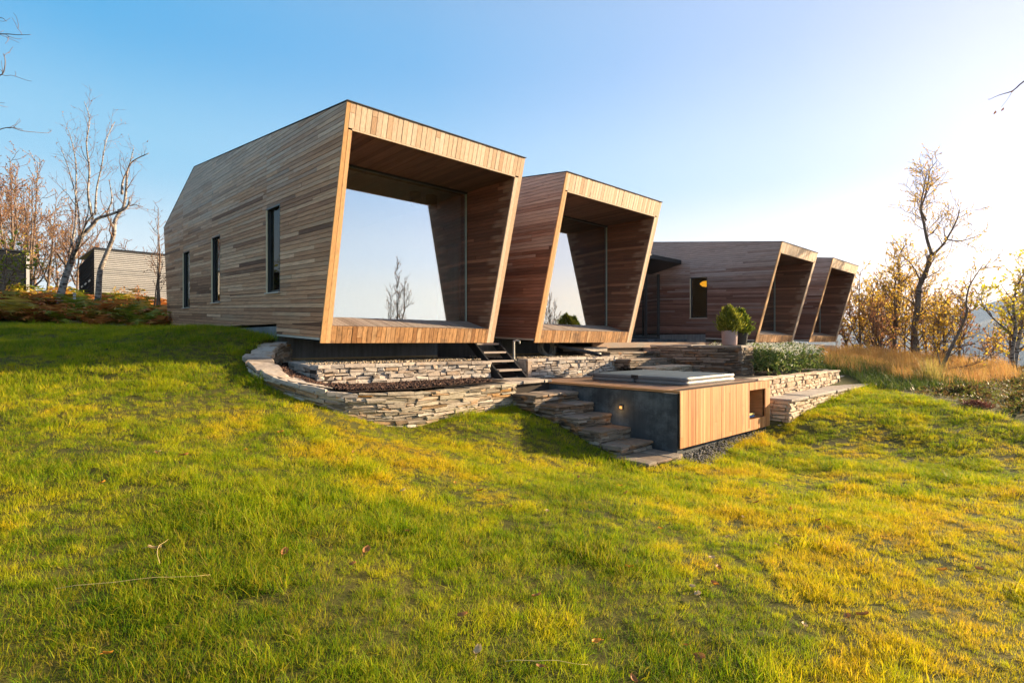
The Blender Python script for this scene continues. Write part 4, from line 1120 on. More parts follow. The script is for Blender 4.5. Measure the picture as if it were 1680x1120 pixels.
block = [
    [(p[0]-.02, p[1]+.03) for p in CW]+[(8.9, 8.2), (9, 24), (3.95, 23.4), (3.95, 11.7)],                          # bed and pavilion one
    [(7.5, 8.2), (7.55, 7.42), (7.68, 7.0), (7.78, 6.55), (7.82, 6.1), (7.84, 5.6), (7.72, 4.98), (8.86, 4.98), (8.9, 4.66), (9.8, 4.82), (10.8, 5.02), (12.9, 5.16), (13.15, 4.80), (19.5, 4.70), (20.3, 5.55), (20.3, 6.4), (34, 7.5), (34, 30), (4, 30), (4.1, 8.2)],
]
LAWN = [(-14, 19.6), (-6, 20.6), (-.3, 20.9), (1.7, 22.2), (4.1, 23.3), (4.1, 12), (8, 8), (13, 5), (19.35, 5.6), (18.9, 4.1), (17.5, 2.75), (15.2, .95), (13.6, -1.4), (11, -5), (4, -7), (-3, -5), (-9, 2), (-14, 10)]
def lawn_points():
    pts = []
    for (r0, r1, dens) in ((0, 3.2, 330), (3.2, 5.5, 300), (5.5, 8, 230), (8, 12, 150), (12, 18, 95), (18, 30, 60)):
        A = math.pi*(r1**2-r0**2)*.62; n = int(A*dens)
        th = R(47.1)+rs.uniform(-1, 1, n)*math.pi*.62; r = np.sqrt(rs.uniform(r0*r0, r1*r1, n))
        x, y = r*np.cos(th), r*np.sin(th); ok = inpoly(x, y, LAWN)
        for b in block: ok &= ~inpoly(x, y, b)
        pts.append(np.c_[x, y, r][ok])
    return np.concatenate(pts)
LP = lawn_points()
edge = []
for (x0, y0), (x1, y1) in list(zip([(p[0], p[1]) for p in CW], [(p[0], p[1]) for p in CW][1:]))+[((13.3, 4.68), (19.4, 4.66)), ((10.2, 4.85), (13.3, 4.75)), ((4.0, 12), (4.0, 22))]:
    d = Vector((x1-x0, y1-y0)); k = max(1, int(d.length*26)); nr = Vector((d.y, -d.x)).normalized()
    for _ in range(k):
        t = rs.rand(); o_ = rs.rand()*.20; x, y = x0+d.x*t+nr.x*o_, y0+d.y*t+nr.y*o_
        edge.append((x, y, math.hypot(x, y)))
n_lawn = len(LP); LP = np.r_[LP, np.array(edge)]; nL = len(LP)
lz = height(LP[:, 0], LP[:, 1])
def vnoise(x, y, s, o=0.): return np.array([noise.noise(Vector((a*s+o, b*s-o, o))) for a, b in zip(x, y)])
tall = vnoise(LP[:, 0], LP[:, 1], .9, 3.1); tall2 = vnoise(LP[:, 0], LP[:, 1], .35, 8.)
tuss = np.clip(vnoise(LP[:, 0], LP[:, 1], 1.9, 14.)-.22, 0, 1)
sc = np.clip(.68+.5*tall+.3*tall2+1.4*tuss, .48, 1.7)*np.clip(.75+LP[:, 2]*.035, .8, 1.6)*rs.uniform(.75, 1.25, nL)
sc[n_lawn:] *= rs.uniform(.8, 1.5, nL-n_lawn)
me = bpy.data.meshes.new('lawn_grass'); me.vertices.add(nL)
me.vertices.foreach_set('co', np.c_[LP[:, 0], LP[:, 1], lz].astype(np.float32).ravel())
rot = np.zeros((nL, 3), np.float32); rot[:, 2] = rs.rand(nL)*6.283
wind = vnoise(LP[:, 0], LP[:, 1], .5, 20.); rot[:, 0] = .35*vnoise(LP[:, 0], LP[:, 1], .8, 31.)+rs.randn(nL)*.18; rot[:, 1] = .35*wind+rs.randn(nL)*.18
for nm, dt, arr in (('scl', 'FLOAT', sc.astype(np.float32)), ('rot', 'FLOAT_VECTOR', rot.ravel()), ('idx', 'INT', rs.randint(0, 7, nL).astype(np.int32))):
    at_ = me.attributes.new(nm, dt, 'POINT'); at_.data.foreach_set('vector' if dt == 'FLOAT_VECTOR' else 'value', arr)
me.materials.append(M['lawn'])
lawn = bpy.data.objects.new('lawn_grass', me); COL.objects.link(lawn)
tag(lawn, 'yellow green autumn lawn grass', 'grass', kind='stuff')
def instancer(ob, col, idx=True):
    ng = bpy.data.node_groups.new('tufts_on_points', 'GeometryNodeTree')
    ng.interface.new_socket('Geometry', in_out='INPUT', socket_type='NodeSocketGeometry'); ng.interface.new_socket('Geometry', in_out='OUTPUT', socket_type='NodeSocketGeometry')
    gi = ng.nodes.new('NodeGroupInput'); go = ng.nodes.new('NodeGroupOutput')
    ip = ng.nodes.new('GeometryNodeInstanceOnPoints'); ci = ng.nodes.new('GeometryNodeCollectionInfo')
    ci.inputs['Collection'].default_value = col; ci.inputs['Separate Children'].default_value = True; ci.inputs['Reset Children'].default_value = True
    def attr(nm, dt):
        a = ng.nodes.new('GeometryNodeInputNamedAttribute'); a.data_type = dt; a.inputs[0].default_value = nm; return a.outputs[0]
    L = ng.links.new
    L(gi.outputs[0], ip.inputs['Points']); L(ci.outputs[0], ip.inputs['Instance']); ip.inputs['Pick Instance'].default_value = True
    L(attr('idx', 'INT'), ip.inputs['Instance Index'])
    er = ng.nodes.new('FunctionNodeEulerToRotation'); L(attr('rot', 'FLOAT_VECTOR'), er.inputs[0]); L(er.outputs[0], ip.inputs['Rotation'])
    cv = ng.nodes.new('ShaderNodeCombineXYZ'); s_ = attr('scl', 'FLOAT')
    for k in range(3): L(s_, cv.inputs[k])
    L(cv.outputs[0], ip.inputs['Scale']); L(ip.outputs[0], go.inputs[0])
    md = ob.modifiers.new('tufts', 'NODES'); md.node_group = ng
instancer(lawn, tuft_col)

# ------------------------------------------------------------------ fallen leaves and straws lying in the grass
M['leaf_brown'] = leafmat('fallen_leaf_brown', [(0, (.26, .10, .035)), (1, (.36, .17, .06))], .2)
M['leaf_pale'] = leafmat('fallen_leaf_pale', [(0, (.46, .32, .17)), (1, (.54, .40, .23))], .2)
M['leaf_orange'] = leafmat('fallen_leaf_orange', [(0, (.60, .22, .03)), (1, (.62, .28, .04))], .2)
def curled_leaf():
    m_ = MB(); n = 7; vs = []; fs = []
    for i in range(n):
        t = i/(n-1); wdt = .022*math.sin(math.pi*min(1, t*.92+.08))**.8
        for s in (-1, 0, 1): vs.append((t*.07-.035, s*wdt, .012+.012*abs(s)+.018*(t-.5)**2*4*.5))
    for i in range(n-1):
        a = 3*i; fs += [(a, a+1, a+4, a+3), (a+1, a+2, a+5, a+4)]
    m_.add(vs, fs); m_.tube([(.033, 0, .018), (.06, .004, .012)], .0015, 4); return m_
protos = {}
for nm in ('leaf_brown', 'leaf_pale', 'leaf_orange'):
    protos[nm] = curled_leaf()
def fallen():
    made = {}
    spots = []
    for k in range(64):
        th = R(47.1)+rnd.uniform(-.72, .72); r = 2.2+5.5*rnd.random()**1.2
        if k % 3 == 0: th = R(47.1)-rnd.uniform(.1, .72)
        spots.append((r*math.cos(th), r*math.sin(th), ['leaf_brown', 'leaf_brown', 'leaf_pale', 'leaf_orange', 'leaf_brown'][k % 5]))
    lab = {'leaf_brown': 'dark brown curled birch leaf lying in the lawn', 'leaf_pale': 'pale tan curled birch leaf lying in the lawn', 'leaf_orange': 'bright orange birch leaf lying in the lawn'}
    for (x, y, nm) in spots:
        if not inpoly(np.array([x]), np.array([y]), LAWN)[0]: continue
        if any(inpoly(np.array([x]), np.array([y]), b)[0] for b in block): continue
        if nm not in made:
            o = protos[nm].build('fallen_leaf', M[nm], None, True); made[nm] = o
            tag(o, lab[nm], 'leaf', {'leaf_brown': 'brown fallen leaves on the lawn', 'leaf_pale': 'pale fallen leaves on the lawn', 'leaf_orange': 'orange fallen leaves on the lawn'}[nm])
        else:
            o = made[nm].copy(); COL.objects.link(o)
        o.location = (x, y, hz(x, y)+.03); o.rotation_euler = (rnd.uniform(-.5, .5), rnd.uniform(-.5, .5), rnd.uniform(0, 6.28)); s = rnd.uniform(.65, 1.15); o.scale = (s, s, s)
fallen()
M['straw'] = flat('dry_straw', (.60, .46, .20), .7)
def straw(px, py, qx, qy, sag, label):
    def g_at(a, b):
        ray = (a-840)/883; d = 1.7*883/(b-560)
        for _ in range(8):
            x, y = d*(.6808+ray*.7325), d*(.7327-ray*.6805); d = -hz(x, y)*883/(b-560)
        return Vector((d*(.6808+ray*.7325), d*(.7327-ray*.6805), hz(d*(.6808+ray*.7325), d*(.7327-ray*.6805))))
    a, b = g_at(px, py), g_at(qx, qy); m_ = MB(); sd = (b-a).cross(Vector((0, 0, 1))).normalized()
    m_.tube([a+(b-a)*t+Vector((0, 0, .055+.02*math.sin(t*3.1)+.004*math.sin(t*13)))+sd*sag*math.sin(t*3.14) for t in np.linspace(0, 1, 9)], [.0019-.0011*t for t in np.linspace(0, 1, 9)], 5)
    tag(m_.build('dry_straw', M['straw'], None, True), label, 'straw')
straw(90, 982, 345, 958, .02, 'longest pale straw lying almost level on the lawn')
straw(262, 938, 276, 898, -.035, 'short bent upright straw above the longest one')
straw(828, 1102, 965, 1108, .01, 'thin straw lying in the grass near the bottom middle of the lawn')

# ------------------------------------------------------------------ trees
def grow(paths, rg, lens=(1.6, .6), dens=(5, 7), start=.3, up=.25, wig=.16, leafp=1., levels=2, rscale=.55, tw=.003):
    """paths: list of (points, r0, r1). Returns tubes and leaf sites"""
    tubes = []; sites = []
    def curve(p, d, L, n, w):
        pts = [Vector(p)]; d = Vector(d).normalized()
        for i in range(n):
            d = (d+Vector((rg.gauss(0, w), rg.gauss(0, w), rg.gauss(0, w)+up*.35))).normalized()
            pts.append(pts[-1]+d*(L/n))
        return pts
    def along(pts):
        cum = [0]
        for a, b in zip(pts[:-1], pts[1:]): cum.append(cum[-1]+(b-a).length)
        return cum
    def sample(pts, cum, s):
        for i in range(len(cum)-1):
            if s <= cum[i+1]:
                t = (s-cum[i])/max(1e-6, cum[i+1]-cum[i]); return pts[i].lerp(pts[i+1], t), (pts[i+1]-pts[i]).normalized(), (i+t)/(len(pts)-1)
        return pts[-1], (pts[-1]-pts[-2]).normalized(), 1.
    def branch(pts, r0, r1, lvl, sides):
        n = len(pts)
        tubes.append((pts, [r0+(r1-r0)*(i/(n-1))**.8 for i in range(n)], sides))
        cum = along(pts); L = cum[-1]
        if lvl >= levels:
            k = L*16*leafp; k = int(k)+(rg.random() < k-int(k))
            for _ in range(k):
                p, d, _t = sample(pts, cum, L*rg.uniform(.15, 1)); sites.append((p, d))
            return
        st_ = start if lvl == 0 else .12
        nb = max(1, int(L*(1-st_)*dens[min(lvl, len(dens)-1)]))
        for k in range(nb):
            s = L*(st_+(1-st_)*(k+rg.random())/nb)
            p, d, t = sample(pts, cum, s)
            q_ = d.orthogonal().normalized(); q_.rotate(Matrix.Rotation(rg.uniform(0, 6.283), 3, d))
            dd = d*rg.uniform(.25, .9)+q_*rg.uniform(.6, 1.1)+Vector((0, 0, up))
            Lb = lens[min(lvl, len(lens)-1)]*rg.uniform(.45, 1.15)*(1.15-.65*(t if lvl == 0 else t*.6))
            rb = max(tw*1.6, (r0+(r1-r0)*t)*rscale*rg.uniform(.5, .9)); rb = min(rb, max(tw*1.6, .035*Lb))
            branch(curve(p, dd, Lb, 6 if lvl == 0 else 4, wig), rb, max(tw, rb*.3), lvl+1, 4 if lvl == 0 else 3)
    for (pts, r0, r1) in paths:
        branch([Vector(p) for p in pts], r0, r1, 0, 8)
    return tubes, sites

def barkmat(name, a, b, marks, thr=.6, scale=(5, 5, 14)):
    m, nt, out = mat(name); g = N(nt)
    c = g.ramp(g.noise(g.pos(), 3, 6, .6), [(.35, a), (.65, b)])
    f = g.ramp(g.noise(g.pos(scale), 1., 5, .65), [(thr-.04, (0, 0, 0)), (thr+.05, (1, 1, 1))])
    c = g.mix(f, c, marks)
    princ(g, out, c, .85, .15, 0, g.bump(g.noise(g.pos((20, 20, 40)), 1., 5), .5, .01)); return m
M['birch'] = barkmat('birch_bark', (.22, .19, .17), (.40, .36, .33), (.06, .045, .038), .53)
M['darkbark'] = barkmat('dark_bark', (.11, .078, .058), (.23, .17, .13), (.06, .042, .033))
M['twig'] = flat('twig_bark', (.17, .10, .070), .85)
M['lf_orange'] = leafmat('orange_leaves', [(0, (.34, .13, .04)), (.4, (.48, .24, .07)), (.8, (.54, .33, .10)), (1, (.36, .19, .08))])
M['lf_rust'] = leafmat('rust_leaves', [(0, (.27, .11, .055)), (.5, (.42, .20, .09)), (1, (.50, .28, .13))])
M['lf_gold'] = leafmat('golden_leaves', [(0, (.50, .29, .04)), (.5, (.64, .42, .05)), (.85, (.54, .42, .06)), (1, (.60, .30, .06))], .6)
M['lf_yellow'] = leafmat('yellow_leaves', [(0, (.48, .38, .02)), (.6, (.62, .50, .03)), (1, (.36, .36, .04))])
M['lf_green'] = leafmat('olive_leaves', [(0, (.13, .17, .02)), (.5, (.24, .27, .03)), (1, (.38, .34, .05))])

def tree_parts(root, tubes, sites, barks, leafm, leafsize, rg):
    mb = MB(); mt = MB()
    for (pts, rad, sides) in tubes:
        if leafm is None: mb.tube(pts, rad, sides, int(sides != 8), cap=(sides == 8))
        else: (mb if sides == 8 else mt).tube(pts, rad, sides, 0, cap=(sides == 8))
    mb.build('trunk', list(barks) if leafm is None else barks[0], root, True)
    if mt.v: mt.build('branches', barks[1], root, True)
    if leafm and sites:
        P = np.array([tuple(p) for p, d in sites]); D = np.array([tuple(d) for p, d in sites])+rs.randn(len(sites), 3)*.8+np.array([0, 0, -.3])
        leaf_mesh('leaves', P, D, rs.uniform(.6, 1.3, len(sites))*leafsize, leafm, root)

CAMX = lambda px, d: (d*(.6808+(px-840)/883*.7325), d*(.7327-(px-840)/883*.6805))
def tree_at(px, py, d, name, label, cat, strokes, barks, leafm, leafsize, seed, group=None, **kw):
    """strokes: polylines traced in metres (right, up) about the foot; depth wanders so the tree is round"""
    rg = random.Random(seed)
    x, y = CAMX(px, d); z = (560-py)/883*d
    root = empty(name, (x, y, z), label, cat, YAW, group)
    k = d/883; paths = []
    for (pl, r0, r1, dy) in strokes:
        n = len(pl); pts = []
        for i, (a, b) in enumerate(pl):
            pts.append((( a-px)*k, dy*i/max(1, n-1)+rg.gauss(0, .05)*(i > 0), (py-b)*k))
        fine = smooth_path(pts, 4) if n > 2 else pts
        paths.append((fine, r0, r1))
    kw.setdefault('tw', .00030*d)
    tubes, sites = grow(paths, rg, **kw)
    tree_parts(root, tubes, sites, barks, leafm, leafsize, rg)
    return root

BB = (M['birch'], M['twig']); DB = (M['darkbark'], M['twig'])
# bare birches by the shed
tree_at(92, 500, 19, 'birch_tree', 'leaning white birch whose trunk bends right and splits into tall bare stems', 'tree',
        [([(92, 515), (96, 488), (104, 450), (115, 412), (130, 388), (146, 370), (155, 357), (178, 348), (199, 338), (205, 322)], .135, .025, .3),
         ([(152, 360), (149, 320), (150, 280), (150, 240), (155, 200), (148, 172)], .045, .008, -.3),
         ([(156, 352), (155, 310), (159, 270), (163, 225), (168, 190)], .036, .008, .5),
         ([(114, 414), (114, 370), (113, 320), (108, 265), (98, 225), (84, 198)], .042, .008, .7),
         ([(131, 388), (133, 340), (128, 290), (120, 250)], .03, .008, -.6),
         ([(118, 425), (140, 405), (165, 375), (185, 355)], .05, .02, -.8)],
        BB, M['lf_rust'], .055, 41, lens=(1.25, .55), dens=(4.6, 6), start=.28, leafp=.2, tw=.0028)
tree_at(158, 502, 20, 'birch_tree', 'pale birch with a crooked top standing in front of the grey shed', 'tree',
        [([(158, 515), (161, 480), (163, 445), (172, 415), (184, 385), (188, 360), (198, 338), (203, 305), (204, 280), (212, 262), (238, 248)], .115, .014, .2),
         ([(200, 318), (195, 295), (201, 268), (205, 235)], .05, .01, .5), ([(186, 372), (180, 352), (190, 330), (192, 300)], .05, .01, -.4), ([(193, 345), (215, 335), (230, 338)], .03, .008, .2)],
        BB, M['lf_rust'], .055, 42, lens=(1.1, .5), dens=(5, 6), start=.33, leafp=.22, tw=.0028)
tree_at(257, 512, 21, 'sapling', 'thin bare sapling squeezed between the grey shed and the nearest pavilion', 'tree',
        [([(257, 520), (258, 470), (260, 420), (256, 380), (258, 340)], .05, .01, .1), ([(263, 520), (264, 470), (262, 430), (266, 385)], .04, .01, -.2), ([(252, 515), (254, 470), (250, 440)], .03, .01, .3)],
        DB, M['lf_rust'], .05, 43, lens=(.9, .4), dens=(5, 5), start=.3, leafp=.25)
# orange wood at the left, behind the sheds
wood_sp = [(20, 26, 258, 'rust'), (48, 29, 262, 'orange'), (-15, 24, 250, 'rust'), (75, 31, 330, 'orange'), (8, 33, 290, 'gold'), (105, 33, 345, 'rust'), (60, 36, 360, 'orange'), (125, 36, 350, 'orange'), (150, 40, 395, 'rust'), (95, 42, 370, 'gold'), (30, 40, 320, 'orange'),
           (-45, 28, 270, 'orange'), (170, 44, 400, 'rust'), (215, 46, 402, 'rust'), (-70, 34, 290, 'rust'), (45, 24.5, 420, 'gold')]
for i, (px, d, top, kind) in enumerate(wood_sp):
    rg = random.Random(100+i)
    H = 500-top
    bend = rg.uniform(-14, 14)
    st_ = [([(px, 520), (px+bend*.3, 500-H*.3), (px+bend*.6+rg.uniform(-5, 5), 500-H*.6), (px+bend, top)], .10, .012, rg.uniform(-.5, .5)),
           ([(px+bend*.2, 500-H*.22), (px+bend*.2+rg.uniform(-22, -8), 500-H*.5), (px+rg.uniform(-30, -8), 500-H*.8)], .06, .01, rg.uniform(-1, 1)),
           ([(px+bend*.3, 500-H*.3), (px+rg.uniform(8, 22), 500-H*.55), (px+rg.uniform(8, 34), 500-H*.85)], .055, .01, rg.uniform(-1, 1))]
    lab = {'rust': 'rust brown half bare tree in the autumn wood behind the sheds', 'orange': 'orange leaved tree in the autumn wood behind the sheds', 'gold': 'golden leaved tree in the autumn wood behind the sheds'}[kind]
    tree_at(px, 500, d, 'autumn_tree', lab, 'tree', st_, DB, M['lf_'+kind], .085, 100+i, {'rust': 'rust brown trees behind the sheds', 'orange': 'orange trees behind the sheds', 'gold': 'golden trees behind the sheds'}[kind],
            lens=(1.5, .75), dens=(4.2, 5), start=.25, leafp=.8)
# branches reaching in from a bare tree outside the left edge
tree_at(-70, 640, 9, 'bare_tree', 'bare tree whose thin branches reach in at the upper left edge', 'tree',
        [([(-70, 660), (-72, 500), (-64, 350), (-60, 200), (-52, 60), (-50, -60)], .09, .012, .2),
         ([(-60, 190), (-30, 140), (-8, 130), (12, 127), (20, 108), (18, 95)], .016, .004, -.2), ([(-60, 110), (-25, 62), (5, 55), (24, 55), (44, 53)], .014, .003, .1),
         ([(-62, 240), (-30, 220), (2, 205), (22, 208), (42, 202)], .012, .003, .3), ([(-62, 200), (-20, 165), (5, 160), (20, 150)], .012, .003, -.3), ([(-56, 80), (-20, 40), (2, 30), (14, 38)], .012, .003, 0.)],
        DB, None, .05, 61, lens=(.5, .22), dens=(5, 5), start=.4, wig=.25, leafp=0)
# yellow-green tree in front of the dark building
tree_at(4, 505, 18, 'young_tree', 'young yellow green tree in front of the dark shed at the left edge', 'tree',
        [([(4, 520), (6, 480), (8, 440), (10, 405), (12, 385)], .05, .01, 0), ([(6, 470), (18, 440), (22, 415)], .03, .008, .4), ([(6, 480), (-6, 450), (-8, 420)], .03, .008, -.4)],
        DB, M['lf_green'], .16, 62, lens=(.75, .4), dens=(7, 7), start=.2, leafp=.75)

# right-hand trees in front of the fjord
tree_at(1502, 592, 26, 'birch_tree', 'tallest birch at the right, dark forked trunk with a thin open crown', 'tree',
        [([(1502, 612), (1503, 575), (1506, 540), (1509, 500), (1514, 470), (1520, 445), (1531, 418)], .17, .09, .2),
         ([(1530, 420), (1524, 392), (1520, 365), (1519, 342), (1526, 318), (1531, 296), (1539, 275), (1551, 258)], .08, .013, .5),
         ([(1531, 418), (1544, 402), (1552, 384), (1559, 365), (1558, 350)], .065, .02, -.6), ([(1549, 392), (1564, 398), (1575, 394)], .04, .01, -.9),
         ([(1520, 362), (1512, 340), (1510, 310), (1513, 285)], .05, .012, -.3), ([(1512, 480), (1519, 455), (1517, 430), (1508, 410)], .05, .012, 1.2), ([(1509, 585), (1511, 545), (1517, 500)], .07, .03, .6)],
        DB, M['lf_gold'], .075, 71, lens=(1.6, .7), dens=(6.5, 7), start=.16, leafp=1.0, tw=.0055)
tree_at(1468, 592, 28, 'birch_tree', 'golden birch just left of the tallest birch, leafy to mid height', 'tree',
        [([(1468, 606), (1470, 560), (1474, 510), (1480, 460), (1478, 425), (1492, 400)], .12, .015, .3), ([(1472, 535), (1462, 500), (1458, 465), (1465, 430)], .06, .012, -.6), ([(1475, 510), (1488, 480), (1498, 455)], .05, .012, .9)],
        DB, M['lf_gold'], .12, 72, lens=(1.7, .7), dens=(5.5, 5.5), start=.2, leafp=1.0)
tree_at(1540, 630, 21, 'crooked_tree', 'slim crooked tree with an arching bare limb beside the ochre grass', 'tree',
        [([(1538, 645), (1546, 610), (1556, 580), (1570, 555), (1582, 530), (1590, 512), (1589, 495), (1596, 470), (1608, 452), (1622, 432)], .085, .012, .2),
         ([(1576, 540), (1588, 522), (1602, 510), (1612, 495)], .035, .009, .5), ([(1548, 605), (1565, 602), (1585, 598), (1598, 588)], .03, .008, -.5), ([(1546, 612), (1545, 570), (1540, 540)], .03, .008, .6)],
        DB, M['lf_gold'], .10, 73, lens=(1.3, .6), dens=(5, 5), start=.25, leafp=.5)
tree_at(1660, 622, 22, 'maple_tree', 'yellow green leafy tree with a pale forked trunk near the right edge', 'tree',
        [([(1660, 640), (1664, 605), (1672, 575), (1680, 545), (1684, 500), (1690, 455)], .14, .02, .2), ([(1662, 610), (1656, 575), (1656, 540), (1650, 500), (1656, 465), (1664, 440)], .09, .015, -.6),
         ([(1656, 545), (1640, 520), (1632, 495), (1640, 470)], .045, .01, .8), ([(1670, 580), (1690, 540), (1705, 500)], .05, .012, 1.)],
        (M['birch'], M['twig']), M['lf_yellow'], .15, 74, lens=(1.5, .6), dens=(4.6, 5), start=.25, leafp=.75)
rsp = [(1392, 32, 470, 'rust'), (1412, 30, 450, 'gold'), (1432, 33, 458, 'gold'), (1450, 36, 462, 'orange'), (1445, 27, 500, 'rust'), (1486, 33, 450, 'gold'), (1524, 31, 470, 'rust'), (1552, 29, 478, 'gold'), (1575, 30, 480, 'rust'), (1632, 31, 560, 'orange'), (1662, 29, 500, 'gold'),
       (1700, 26, 430, 'gold'), (1730, 28, 420, 'gold'), (1540, 26, 500, 'gold'), (1425, 38, 468, 'gold'), (1465, 40, 470, 'rust')]
for i, (px, d, top, kind) in enumerate(rsp):
    rg = random.Random(200+i); H = 600-top; bend = rg.uniform(-12, 12)
    st_ = [([(px, 625), (px+bend*.3, 600-H*.3), (px+bend*.6+rg.uniform(-5, 5), 600-H*.6), (px+bend, top)], .085, .010, rg.uniform(-.5, .5)),
           ([(px+bend*.2, 600-H*.25), (px+rg.uniform(-18, -6), 600-H*.5), (px+rg.uniform(-24, -8), 600-H*.8)], .05, .008, rg.uniform(-1, 1)),
           ([(px+bend*.3, 600-H*.3), (px+rg.uniform(6, 18), 600-H*.55), (px+rg.uniform(8, 26), 600-H*.85)], .045, .008, rg.uniform(-1, 1))]
    lab = {'rust': 'rust brown twiggy tree in the thicket at the right edge of the garden', 'orange': 'orange leaved tree in the thicket at the right edge of the garden', 'gold': 'golden leaved tree in the thicket at the right edge of the garden'}[kind]
    tree_at(px, 600, d, 'autumn_tree', lab, 'tree', st_, DB, M['lf_'+kind], .125, 200+i, {'rust': 'rust brown trees above the fjord', 'orange': 'orange trees above the fjord', 'gold': 'golden trees above the fjord'}[kind],
            lens=(1.4, .65), dens=(5, 5.5), start=.12, leafp=1.05)
# branch reaching in from a birch outside the right edge
bb = empty('bare_birch', (7.0, -3.6, hz(7.0, -3.6)), 'birch outside the right edge with one thin twig and a few leaves reaching in', 'tree')
z0 = hz(7.0, -3.6); br = random.Random(81)
def W3(px, py, d): x, y = CAMX(px, d); return (x-7.0, y+3.6, (560-py)/883*d-z0)
tb, stt = grow([([(0, 0, -.2), (.05, .1, 1.6), (-.05, .15, 3.2), (.05, .1, 5.0), (.0, .0, 7.0)], .09, .012)], br, levels=0)
tree_parts(bb, tb, [], BB, None, .05, br)
mb = MB(); mb.tube(smooth_path([(.0, .13, 2.4), (.5, 1.3, 3.2), (1.0, 2.7, 4.1), W3(1745, 96, 6.3), W3(1712, 118, 6.15), W3(1680, 134, 6), W3(1662, 149, 5.95), W3(1640, 156, 5.93), W3(1622, 164, 5.9)], 3), [.03-.0283*(i/24)**.6 for i in range(25)], 5); mb.build('branch', M['twig'], bb, True)
mb = MB(); mb.tube([W3(1662, 149, 5.95), W3(1652, 165, 5.93), W3(1643, 176, 5.92)], [.003, .002, .0015], 4); mb.build('twig', M['twig'], bb, True)
P = np.array([W3(a, b, 5.93) for a, b in ((1634, 181), (1647, 176), (1664, 149), (1622, 160), (1636, 176))])
leaf_mesh('leaves', P, np.array([[-.3, .2, -.9]]*5)+rs.randn(5, 3)*.3, np.array([.055, .05, .035, .028, .035]), M['leaf_brown'], bb)
# two slim trees out on the slope behind the camera, mirrored in the panes
for (x, y, zt, lab, sd) in ((18.3, -10.3, 4.9, 'slim bare tree mirrored in the biggest pane, standing far out on the lower lawn', 91), (33, -10.5, 4.0, 'slim leafy tree mirrored in the second pane, standing far out on the lower lawn', 92)):
    z = hz(x, y)-.1; rg = random.Random(sd); root = empty('slim_tree', (x, y, z), lab, 'tree'); H = zt-z
    tubes, sites = grow([([(0, 0, 0), (.1, .05, H*.35), (.0, .1, H*.7), (.05, 0, H)], .07, .01), ([(.08, .04, H*.3), (.5, .2, H*.6), (.55, .1, H*.85)], .04, .008), ([(.05, .05, H*.2), (-.35, -.2, H*.5), (-.4, .1, H*.75)], .035, .008)], rg, lens=(1.1, .6), dens=(6, 6), start=.2, up=.6, leafp=.5, tw=.009)
    tree_parts(root, tubes, sites, DB, M['lf_rust'], .08, rg)

# ------------------------------------------------------------------ sheds at the left
M['greyslat'] = wood('grey_slats', [(0, (.40, .40, .40)), (.5, (.58, .57, .56)), (1, (.50, .49, .48))], (40, 2, 40), None, .6)
M['darkslat'] = wood('dark_slats', [(0, (.010, .013, .017)), (1, (.02, .024, .03))], (40, 2, 40), None, .8, .95)
M['darkboard'] = flat('dark_boards', (.022, .019, .017), .95, .05)  # end wall boards, much darker than the slatted front
sd = empty('grey_shed', (6.5, 33, 1.5), 'grey shed clad in horizontal slats behind the pale birch', 'shed')
def spart(mb, nm, mats, root):
    o = mb.build(nm, mats); o.parent = root; o.matrix_parent_inverse = Matrix.Translation(-root.location); return o
mb = MB(); x0, x1, y0, y1 = 2.67, 11, 30, 37.5; zt0, zt1 = 4.12, 4.5
z = 1.0
while z < 4.1:
    mb.box((x0, y0, z), (x1, y0+.03, z+.055)); z += .085
mb.box((x0+.03, y0+.05, .8), (x1-.02, y0+.1, 4.08), 1)
spart(mb, 'slatted_wall', [M['greyslat'], M['backing']], sd)
mb = MB(); mb.box((x0+.02, y0+.101, .8), (x0+.06, y1, 4.09)); z = 1.
while z < 4.0: mb.box((x0, y0+.04, z), (x0+.02, y1, z+.15)); z += .17
spart(mb, 'end_wall', M['darkboard'], sd)
mb = MB(); mb.hexa([(x0-.03, y0-.04, 4.1), (x1, y0-.04, 4.1), (x1, y1, 4.45), (x0-.03, y1, 4.45), (x0-.03, y0-.04, 4.16), (x1, y0-.04, 4.16), (x1, y1, 4.51), (x0-.03, y1, 4.51)]); spart(mb, 'roof', M['black'], sd)
mb = MB()
for k in range(3): mb.bevbox((x0-.05, y0+1.2+1.8*k, 2.75), (x0-.02, y0+1.9+1.8*k, 2.85), .01)
spart(mb, 'handle', M['steel'], sd)
s2 = empty('dark_shed', (-3, 31, 1.5), 'dark slatted shed behind the yellow green tree at the left edge', 'shed')
mb = MB(); z = .9
while z < 3.5: mb.box((-7, 29, z), (.5, 29.03, z+.12)); z += .135
mb.box((-7, 29.04, .8), (.46, 29.09, 3.55)); spart(mb, 'slatted_wall', M['darkslat'], s2)
mb = MB(); mb.box((.42, 28.98, .8), (.52, 29.08, 3.6)); mb.box((.44, 29.08, .8), (.5, 33, 3.55)); spart(mb, 'corner_wall', M['jamb'] if False else M['greyslat'], s2)
mb = MB(); mb.box((-7.1, 28.95, 3.55), (.55, 33, 3.63)); spart(mb, 'roof', M['black'], s2)
wp = MB(); wp.bevbox((1.62, 25.0, .6), (1.70, 25.08, 1.75), .006)
tag(wp.build('wooden_post', M['greyslat']), 'short pale wooden post among the ferns beside the dark shed', 'post')
